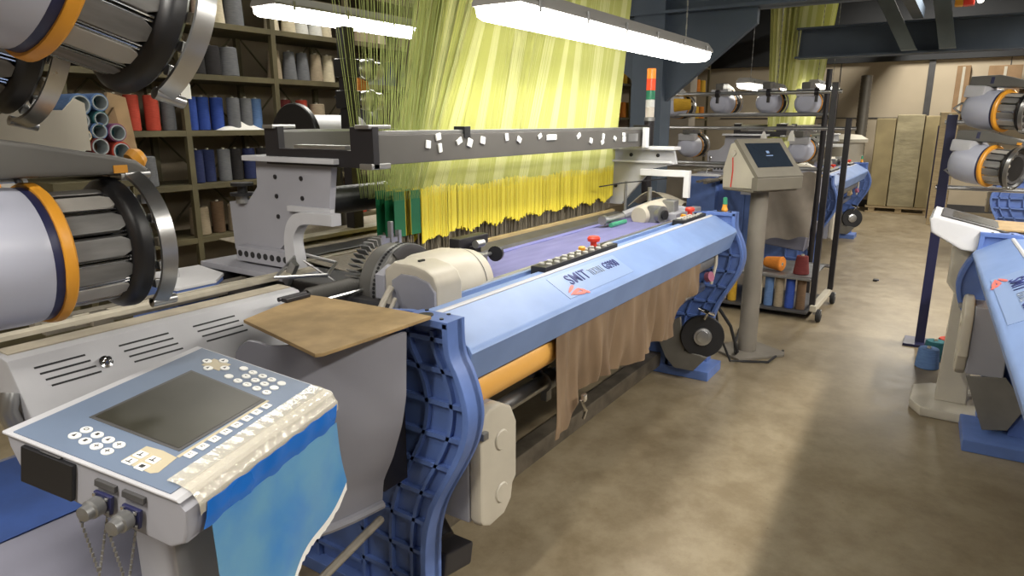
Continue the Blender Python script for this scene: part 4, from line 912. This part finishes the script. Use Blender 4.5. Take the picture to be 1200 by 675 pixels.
# ------------------------------------------------------------------ yarn shelving along the back wall
LV = (.22,.68,1.09,1.49,1.905,2.29,2.72)
BW = .83
def shelving(x0, nb, y, name_label, d=.5):
    S = thing('shelf_rack', name_label, 'shelving', (x0+nb*BW/2, y+d/2, 0))
    for i in range(nb+1):
        x = x0+i*BW
        for yy in (y, y+d-.03): MB().box(x-.022, x+.022, yy, yy+.04, 0, 3.1).obj('upright', 'shelf_olive', S)
    for z in LV: MB().box(x0-.02, x0+nb*BW+.02, y+.002, y+d, z-.042, z, bev=.002).obj('shelf_board', 'shelf_olive', S)
    for i in range(0, nb):
        x = x0+i*BW
        m = MB()
        for za, zb in ((.7,1.45),(1.5,2.25)):
            m.tube([(x+.05,y+d-.005,za),(x+BW-.05,y+d-.005,zb)], .008, 6).tube([(x+.05,y+d+.005,zb),(x+BW-.05,y+d+.005,za)], .008, 6)
        m.objs('cross_brace', 'shelf_olive', S)
    return S
X0 = 3.055-2*BW
shelving(X0, 6, 4.9, 'olive steel shelving full of yarn cones along the back wall at left')
BAY = ['leftmost','second','third','fourth','fifth','sixth']
SH = {.68:'knee high', 1.09:'waist high', 1.49:'chest high', 1.905:'head high', 2.29:'overhead'}
protos = {}
def cone_proto(k, s):
    key = (k, s)
    if key not in protos:
        h, r0, r1 = {'c': (.235,.062,.046), 't': (.25,.05,.05), 'f': (.22,.078,.07)}[s]
        protos[key] = tube_cone('yarn_cone', (0,0,-50), h, r0, r1, 'yarn_'+k, '', 'yarn cone', 'yarn cones on the shelves')
    return protos[key]
used = set()
def put_cone(k, s, x, y, z, label):
    p = cone_proto(k, s)
    c = p if (k, s) not in used else copy_tree(p)
    used.add((k, s)); c.location = (x, y, z+.002); c['label'] = label
rows = {
 2.29: ['black','orange cream','purple cream cream grey','cream cream white white cream','beige beige beige cream','beige yellow beige cream'],
 1.905: ['','black black','black black grey','beige grey grey beige cream','maroon cream grey grey navy','grey black navy grey'],
 1.49: ['','brown red red grey','blue blue blue grey grey light_blue','maroon red beige','beige grey','beige beige'],
 1.09: ['','black grey grey','navy navy grey black navy black','beige grey black','brown black','grey beige'],
 .68: ['','purple pink','beige brown beige beige','beige brown','red cream red','red pink brown'],
}
rr = random.Random(11)
for z, bays in rows.items():
    for b, s in enumerate(bays):
        ks = s.split(); n = len(ks)
        if not n: continue
        cnt = {}
        for i, k in enumerate(ks):
            cnt[k] = cnt.get(k, 0)+1
        seen_ = {}
        pitch = min(.155, (BW-.10)/n); off = .10 if n*pitch > .5 else .14+.1*rr.random()
        if z == 1.49 and b == 1: pitch, off = .135, .36
        for i, k in enumerate(ks):
            seen_[k] = seen_.get(k, 0)+1
            which = '' if cnt[k] == 1 else {1: 'left ', 2: 'right '}[seen_[k]] if cnt[k] == 2 else {1: 'left ', 2: 'middle ', 3: 'right '}[min(3, seen_[k])]
            x = X0+b*BW+off+pitch*i
            put_cone(k, 'f' if pitch > .15 and k in ('black','grey','beige') else 'c' if z > 1.6 else 't', x, 5.0+.05*rr.random(), z, '%s%s yarn cone on the %s shelf, %s bay of the left shelving' % (which, k.replace('_',' '), SH[z], BAY[b]))
# folded cloth and a paper label on the shelf
tag(MB().sheet(lambda u,v: V((X0+2*BW+.30+.42*u, 4.93+.16*v, 1.492+.055*math.sin(PI*u)*math.sin(PI*v)*(1+.3*math.sin(9*u+4*v)))), 20, 10, .004).obj('folded_cloth', 'paper'), 'white rag lying in front of the grey cones on the chest high shelf', 'rag')
tag(MB().prism([(-.04,0),(.04,0),(.04,.10),(.02,.125),(-.02,.125),(-.04,.10)], 'y', 0, .004, bev=.001).obj('shelf_label', 'paper', local=True), 'blank white paper tag hanging on the shelf upright beside the red cones', 'tag').location = (X0+2*BW-.0, 4.885, 1.72)
# stack of coloured tubes seen end-on, on the floor trolley beside the shelves
tr = thing('tube_trolley', 'trolley under the stack of cardboard tubes, mostly hidden behind the feeder arm', 'trolley', (2.2,4.5,0))
MB().box(1.80, 2.30, 4.25, 4.75, 1.17, 1.218, bev=.004).obj('deck', 'shelf_olive', tr)
for x in (1.83, 2.27):
    for y in (4.28, 4.70): MB().box(x-.02, x+.02, y-.02, y+.02, 0, 1.17).obj('leg', 'shelf_olive', tr)
for i, (x, z, r, k, w) in enumerate(((2.08,1.67,.062,'light_blue','top left pale blue'),(2.19,1.685,.052,'light_blue','top right pale blue'),(2.07,1.58,.055,'grey','grey left'),(2.185,1.59,.046,'teal','teal'),(2.165,1.52,.05,'light_blue','blue central'),(2.085,1.495,.036,'yellow','yellow'),(2.27,1.51,.055,'purple','purple right'),(2.16,1.43,.056,'maroon','dark red lower'),(2.28,1.40,.058,'red','bright red lower right'),(2.04,1.45,.055,'white','white lower left'),(2.38,1.35,.05,'light_blue','blue bottom right'),(2.05,1.33,.055,'grey','grey bottom left'),(2.17,1.31,.055,'brown','brown bottom'),(2.28,1.29,.05,'beige','beige bottom'))):
    x -= .05; z -= .02
    t = thing('yarn_tube', '%s tube of the stack seen end on above the feeder arm' % w, 'yarn tube', (x,4.3,z), group='tubes stacked end on', world=False)
    MB().lathe([(0,r*.80),(0,r*.97),(.004,r),(.30,r),(.30,r*.8)], (0,0,0), (0,1,0), 24).obj('winding', 'yarn_'+k, t)
    MB().lathe([(-.006,r*.72),(-.006,r*.84),(.30,r*.80),(.30,r*.72),(.29,0),(.02,0)] if False else [(.30,r*.72),(-.006,r*.72),(-.006,r*.84),(.30,r*.80)], (0,0,0), (0,1,0), 24).obj('core', 'tube_card' if k not in ('yellow','white') else 'key_cream', t)
    MB().lathe([(.12,0),(.12,r*.73)], (0,0,0), (0,1,0), 20).obj('plug', 'yarn_teal' if k != 'maroon' else 'yarn_brown', t)
cb = thing('cardboard_sheet', 'orange brown cardboard sheet leaning at the right of the tube stack', 'cardboard', (2.42,4.4,1.24))
MB().prism([(2.22,1.60),(2.25,1.73),(2.36,1.70),(2.41,1.22),(2.28,1.22),(2.30,1.5)], 'y', 4.42, 4.45, bev=.003).obj('sheet', 'card_pale', cb); MB().prism([(2.20,1.55),(2.27,1.64),(2.29,1.5)], 'y', 4.40, 4.42).obj('flap', 'card', cb)

# far shelving with yellow cones
def far_shelf():
    S = thing('shelf_rack', 'far shelving with yellow yarn cones left of the pale pillar', 'shelving', (9.8,4.5,0))
    for x in (8.6, 9.8, 11.0, 12.2, 13.4): MB().box(x-.02, x+.02, 4.3, 4.34, 0, 3.4).obj('upright', 'shelf_olive', S)
    for z in (1.15,1.62,2.1,2.55,3.0): MB().box(8.6, 13.4, 4.3, 4.75, z-.03, z).obj('shelf_board', 'shelf_olive', S)
far_shelf()
WN = {1.15:'lowest visible', 1.62:'second', 2.1:'third', 2.55:'top'}
for z in (1.15,1.62,2.1,2.55):
    for j in range(16):
        k = ('yellow','orange','yellow','beige','cream','yellow')[(j*5+int(z*10)) % 6]
        put_cone(k, 'f', 8.75+j*.30, 4.40, z, '%s cone, %s from the left on the %s far shelf by the pillar' % (k, ORD[j+1] if j < 18 else 'last', WN[z]))
st_ = struct('trim_3', MB().box(10.2, 10.5, 3.55, 3.85, 0, 3.4, bev=.02), 'concrete')

# ------------------------------------------------------------------ gantry beams
def ibeam_y(name, x, y0, y1, z0, z1, w, m_, label):
    t = thing(name, label, 'beam', (x, (y0+y1)/2, z0))
    MB().box(x-w/2, x+w/2, y0, y1, z0, z0+.02).box(x-w/2, x+w/2, y0, y1, z1-.02, z1).obj('flange', m_, t); MB().box(x-.012, x+.012, y0, y1, z0, z1).obj('web', m_, t)
    return t
t1 = ibeam_y('gantry_beam', 5.0, -4.8, 2.45, 2.30, 2.75, .22, 'gantry', 'dark blue cross beam of the gantry at the top edge right of the lamp')
MB().box(4.9, 5.1, 1.92, 2.16, 0, 4.2, bev=.004).obj('column', 'gantry', t1)
MB().prism([(2.42,2.30),(1.30,2.30),(1.30,2.2),(1.92,1.70),(2.0,1.70),(2.42,2.05)], 'x', 4.97, 5.03, bev=.003).obj('gusset', 'gantry', t1)
t2 = ibeam_y('gantry_beam', 9.0, -4.8, 1.86, 2.28, 2.62, .25, 'gantry', 'far dark teal cross beam of the gantry above the far wall')
for ya, yb in ((1.10,.75),(.55,.40)): MB().prism([(ya,2.95),(yb,2.30),(yb-.15,2.30),(ya-.16,2.95)], 'x', 8.70, 8.82, bev=.004).obj('brace', 'gantry_pale', t2)
t3 = ibeam_y('gantry_beam', 8.75, -4.8, 3.2, 2.95, 3.4, .2, 'gantry_pale', 'upper pale grey cross beam carrying the two slanted braces')
for y in (1.0, 2.6):
    t = thing('gantry_beam', '%s long beam under the ceiling along the loom row' % ('front' if y < 2 else 'rear'), 'beam', (5,y,3.3))
    MB().box(0, 14, y-.08, y+.08, 3.25, 3.42).obj('web', 'gantry', t)
e = thing('exit_light', 'red and yellow box with a small white lamp at the top right', 'lamp', (7.2,.22,2.5))
MB().box(7.15, 7.25, .12, .20, 2.50, 2.58, bev=.006).obj('red_box', 'red', e); MB().box(7.15, 7.25, .20, .26, 2.50, 2.56, bev=.006).obj('yellow_box', 'orange', e)
MB().lathe([(0,0),(0,.024),(.02,.02),(.022,0)], (7.15,.08,2.53), (-1,0,0), 16).obj('bulb', 'lamp_far_glow', e); MB().tube([(7.2,.16,2.58),(7.2,.16,2.97),(8.7,.16,2.97)], .012, 8).obj('bracket', 'gantry', e)

# ------------------------------------------------------------------ end of the hall
w_ = thing('wrapped_stack', 'tall stack wrapped in shiny yellowish film on a pallet at the far wall', 'wrapped pallet', (13.7,.93,0))
for y0, y1, z1, m_ in ((1.10,1.40,1.62,'stack_wood'),(.68,1.09,1.68,'stack_wrap'),(.46,.67,1.66,'stack_wood')): MB().box(13.6, 14.1, y0, y1, .12, z1, bev=.02).obj('bundle', m_, w_)
MB().box(13.59, 14.1, .45, 1.42, .09, .12).box(13.59, 13.7, .45, 1.42, 0, .03).obj('pallet_deck', 'wood', w_)
for y in (.48, .90, 1.32): MB().box(13.6, 14.1, y-.05, y+.05, .03, .09).obj('pallet_block', 'wood', w_)
v_ = thing('duct_pipe', 'brown corrugated pipe standing against the pale far wall', 'pipe', (13.2,1.6,0))
m = MB()
m.lathe([(0,0)]+[(z*.03, .085+(.006 if z % 2 else 0)) for z in range(0, 78)]+[(2.32,0)], (13.2,1.58,0), (0,0,1), 20); m.obj('hose', 'duct', v_); MB().lathe([(0,.09),(0,.13),(.03,.13),(.03,.09)], (13.2,1.58,0), (0,0,1), 20).obj('collar', 'duct', v_)
v_ = thing('storage_drum', 'pale round drum with a knobbed lid beside the wrapped stack', 'drum', (12.0,1.62,0))
MB().lathe([(0,0),(0,.23),(1.25,.25),(1.25,0)], (12,1.62,0), (0,0,1), 28).obj('body', 'cream', v_); MB().lathe([(1.25,0),(1.25,.30),(1.30,.30),(1.36,.2),(1.38,0)], (12,1.62,0), (0,0,1), 28).obj('lid', 'kiosk_side', v_)
for i, (x, y0, y1, z0, z1, m_, lb) in enumerate(((12.6,.18,.42,.0,1.7,'wood','tall pale wooden crate stack right of the wrapped stack'),(14.2,-.55,-.1,1.72,2.45,'card','large brown cardboard box high at the far wall right'),(14.2,.15,.35,1.6,2.5,'card','narrow reddish brown board leaning at the far wall'),(14.2,-1.1,-.62,1.72,2.1,'card_pale','pale cardboard box right of the large brown box'))):
    t = thing('storage_box' if i != 2 else 'leaning_board', lb, 'box', (x,(y0+y1)/2,z0))
    MB().box(x-.2 if i != 2 else x+.3, x+.2 if i != 2 else x+.38, y0, y1, z0, z1, bev=.008).obj('body', m_, t)
    MB().box(x-.205 if i != 2 else x+.295, x-.2 if i != 2 else x+.3, (y0+y1)/2-.02, (y0+y1)/2+.02, z0+.02, z1-.02).obj('tape', 'kiosk_side', t)
t = thing('storage_rack', 'rack carrying the boxes high at the far wall', 'rack', (14.25,-.5,0))
MB().box(14.15, 14.5, -1.6, .5, 1.66, 1.715).obj('deck', 'shelf_olive', t)
for y in (-1.55, .45): MB().box(14.17, 14.23, y-.03, y+.03, 0, 1.66).obj('post', 'navy', t)
t = thing('dark_roll', 'dark blue roll standing between the wrapped stack and the crates', 'roll', (13.3,.48,0))
MB().lathe([(0,0),(0,.05),(1.5,.05),(1.5,0)], (13.3,.42,.0), (0,0,1), 16).obj('wrap', 'navy', t); MB().lathe([(1.5,.0),(1.5,.03),(1.55,.03),(1.55,0)], (13.3,.42,0), (0,0,1), 12).obj('core', 'card', t)
t = thing('floor_scrap', 'tiny dark scrap lying on the aisle floor in front of the far wall', 'scrap', (7.6,.62,0), world=False)
MB().box(-.03, .03, -.02, .02, 0, .02, bev=.006).obj('lump', 'black', t); MB().box(.01, .04, -.03, .0, 0, .012, bev=.003).obj('flake', 'navy', t)
# clutter at the foot of the right pedestal
for x, y, k, lb in ((5.0,.05,'light_blue','blue spool on the floor left of the cream pedestal'),(5.3,-.05,'red','red spool on the floor behind the cream pedestal'),(5.2,.02,'teal','teal spool on the floor behind the blue one by the pedestal')):
    tube_cone('floor_spool', (x,y,.0), .13, .07, .06, 'yarn_'+k, lb, 'spool')

# ------------------------------------------------------------------ light, camera, colour management
w = bpy.data.worlds.new('world'); bpy.context.scene.world = w; w.use_nodes = True
w.node_tree.nodes['Background'].inputs[0].default_value = (.9, .92, 1, 1); w.node_tree.nodes['Background'].inputs[1].default_value = .0
def area(name, loc, sx, sy, pw, col=(1,.95,.86), rot=(0,0,0)):  # unseen area lights added to brighten the hall
    a = bpy.data.lights.new(name, 'AREA'); a.shape = 'RECTANGLE'; a.size = sx; a.size_y = sy; a.energy = pw; a.color = col
    o = bpy.data.objects.new(name, a); C.objects.link(o); o.location = loc; o.rotation_euler = rot; o['kind'] = 'helper'
    return o
area('hall_fill_light', (3.2,-1.25,2.55), 1.6, .12, 85)
area('hall_fill_light', (6.4,-1.25,2.55), 1.6, .12, 100)
area('hall_fill_light', (9.4,-1.25,2.65), 1.6, .12, 110)
area('hall_fill_light', (-.6,.9,2.85), 1.6, .12, 54)
area('hall_fill_light', (.6,-1.6,2.9), 1.6, .12, 48)
area('hall_fill_light', (12.6,.6,3.9), 1.6, .3, 130)  # fill without a fixture, added to brighten the far wall
area('hall_fill_light', (4.5,4.0,3.9), 3.0, .3, 60)  # fill without a fixture, added near the back shelves
area('hall_fill_light', (-1.5,3.2,3.6), 1.6, .3, 50)  # fill without a fixture, added at the near left
cam = bpy.data.cameras.new('camera'); co = bpy.data.objects.new('camera', cam); C.objects.link(co)
cam.sensor_width = 36; cam.lens = 800/1200*36; cam.clip_start = .02; cam.clip_end = 60
co.location = (0, 0, 1.55); co.rotation_euler = (PI/2-R(13.63), 0, R(33.3)-PI/2)
sc = bpy.context.scene; sc.camera = co
sc.view_settings.view_transform = 'Standard'; sc.view_settings.look = 'None'; sc.view_settings.gamma = 1; sc.view_settings.use_curve_mapping = False
sc.view_settings.exposure = .32
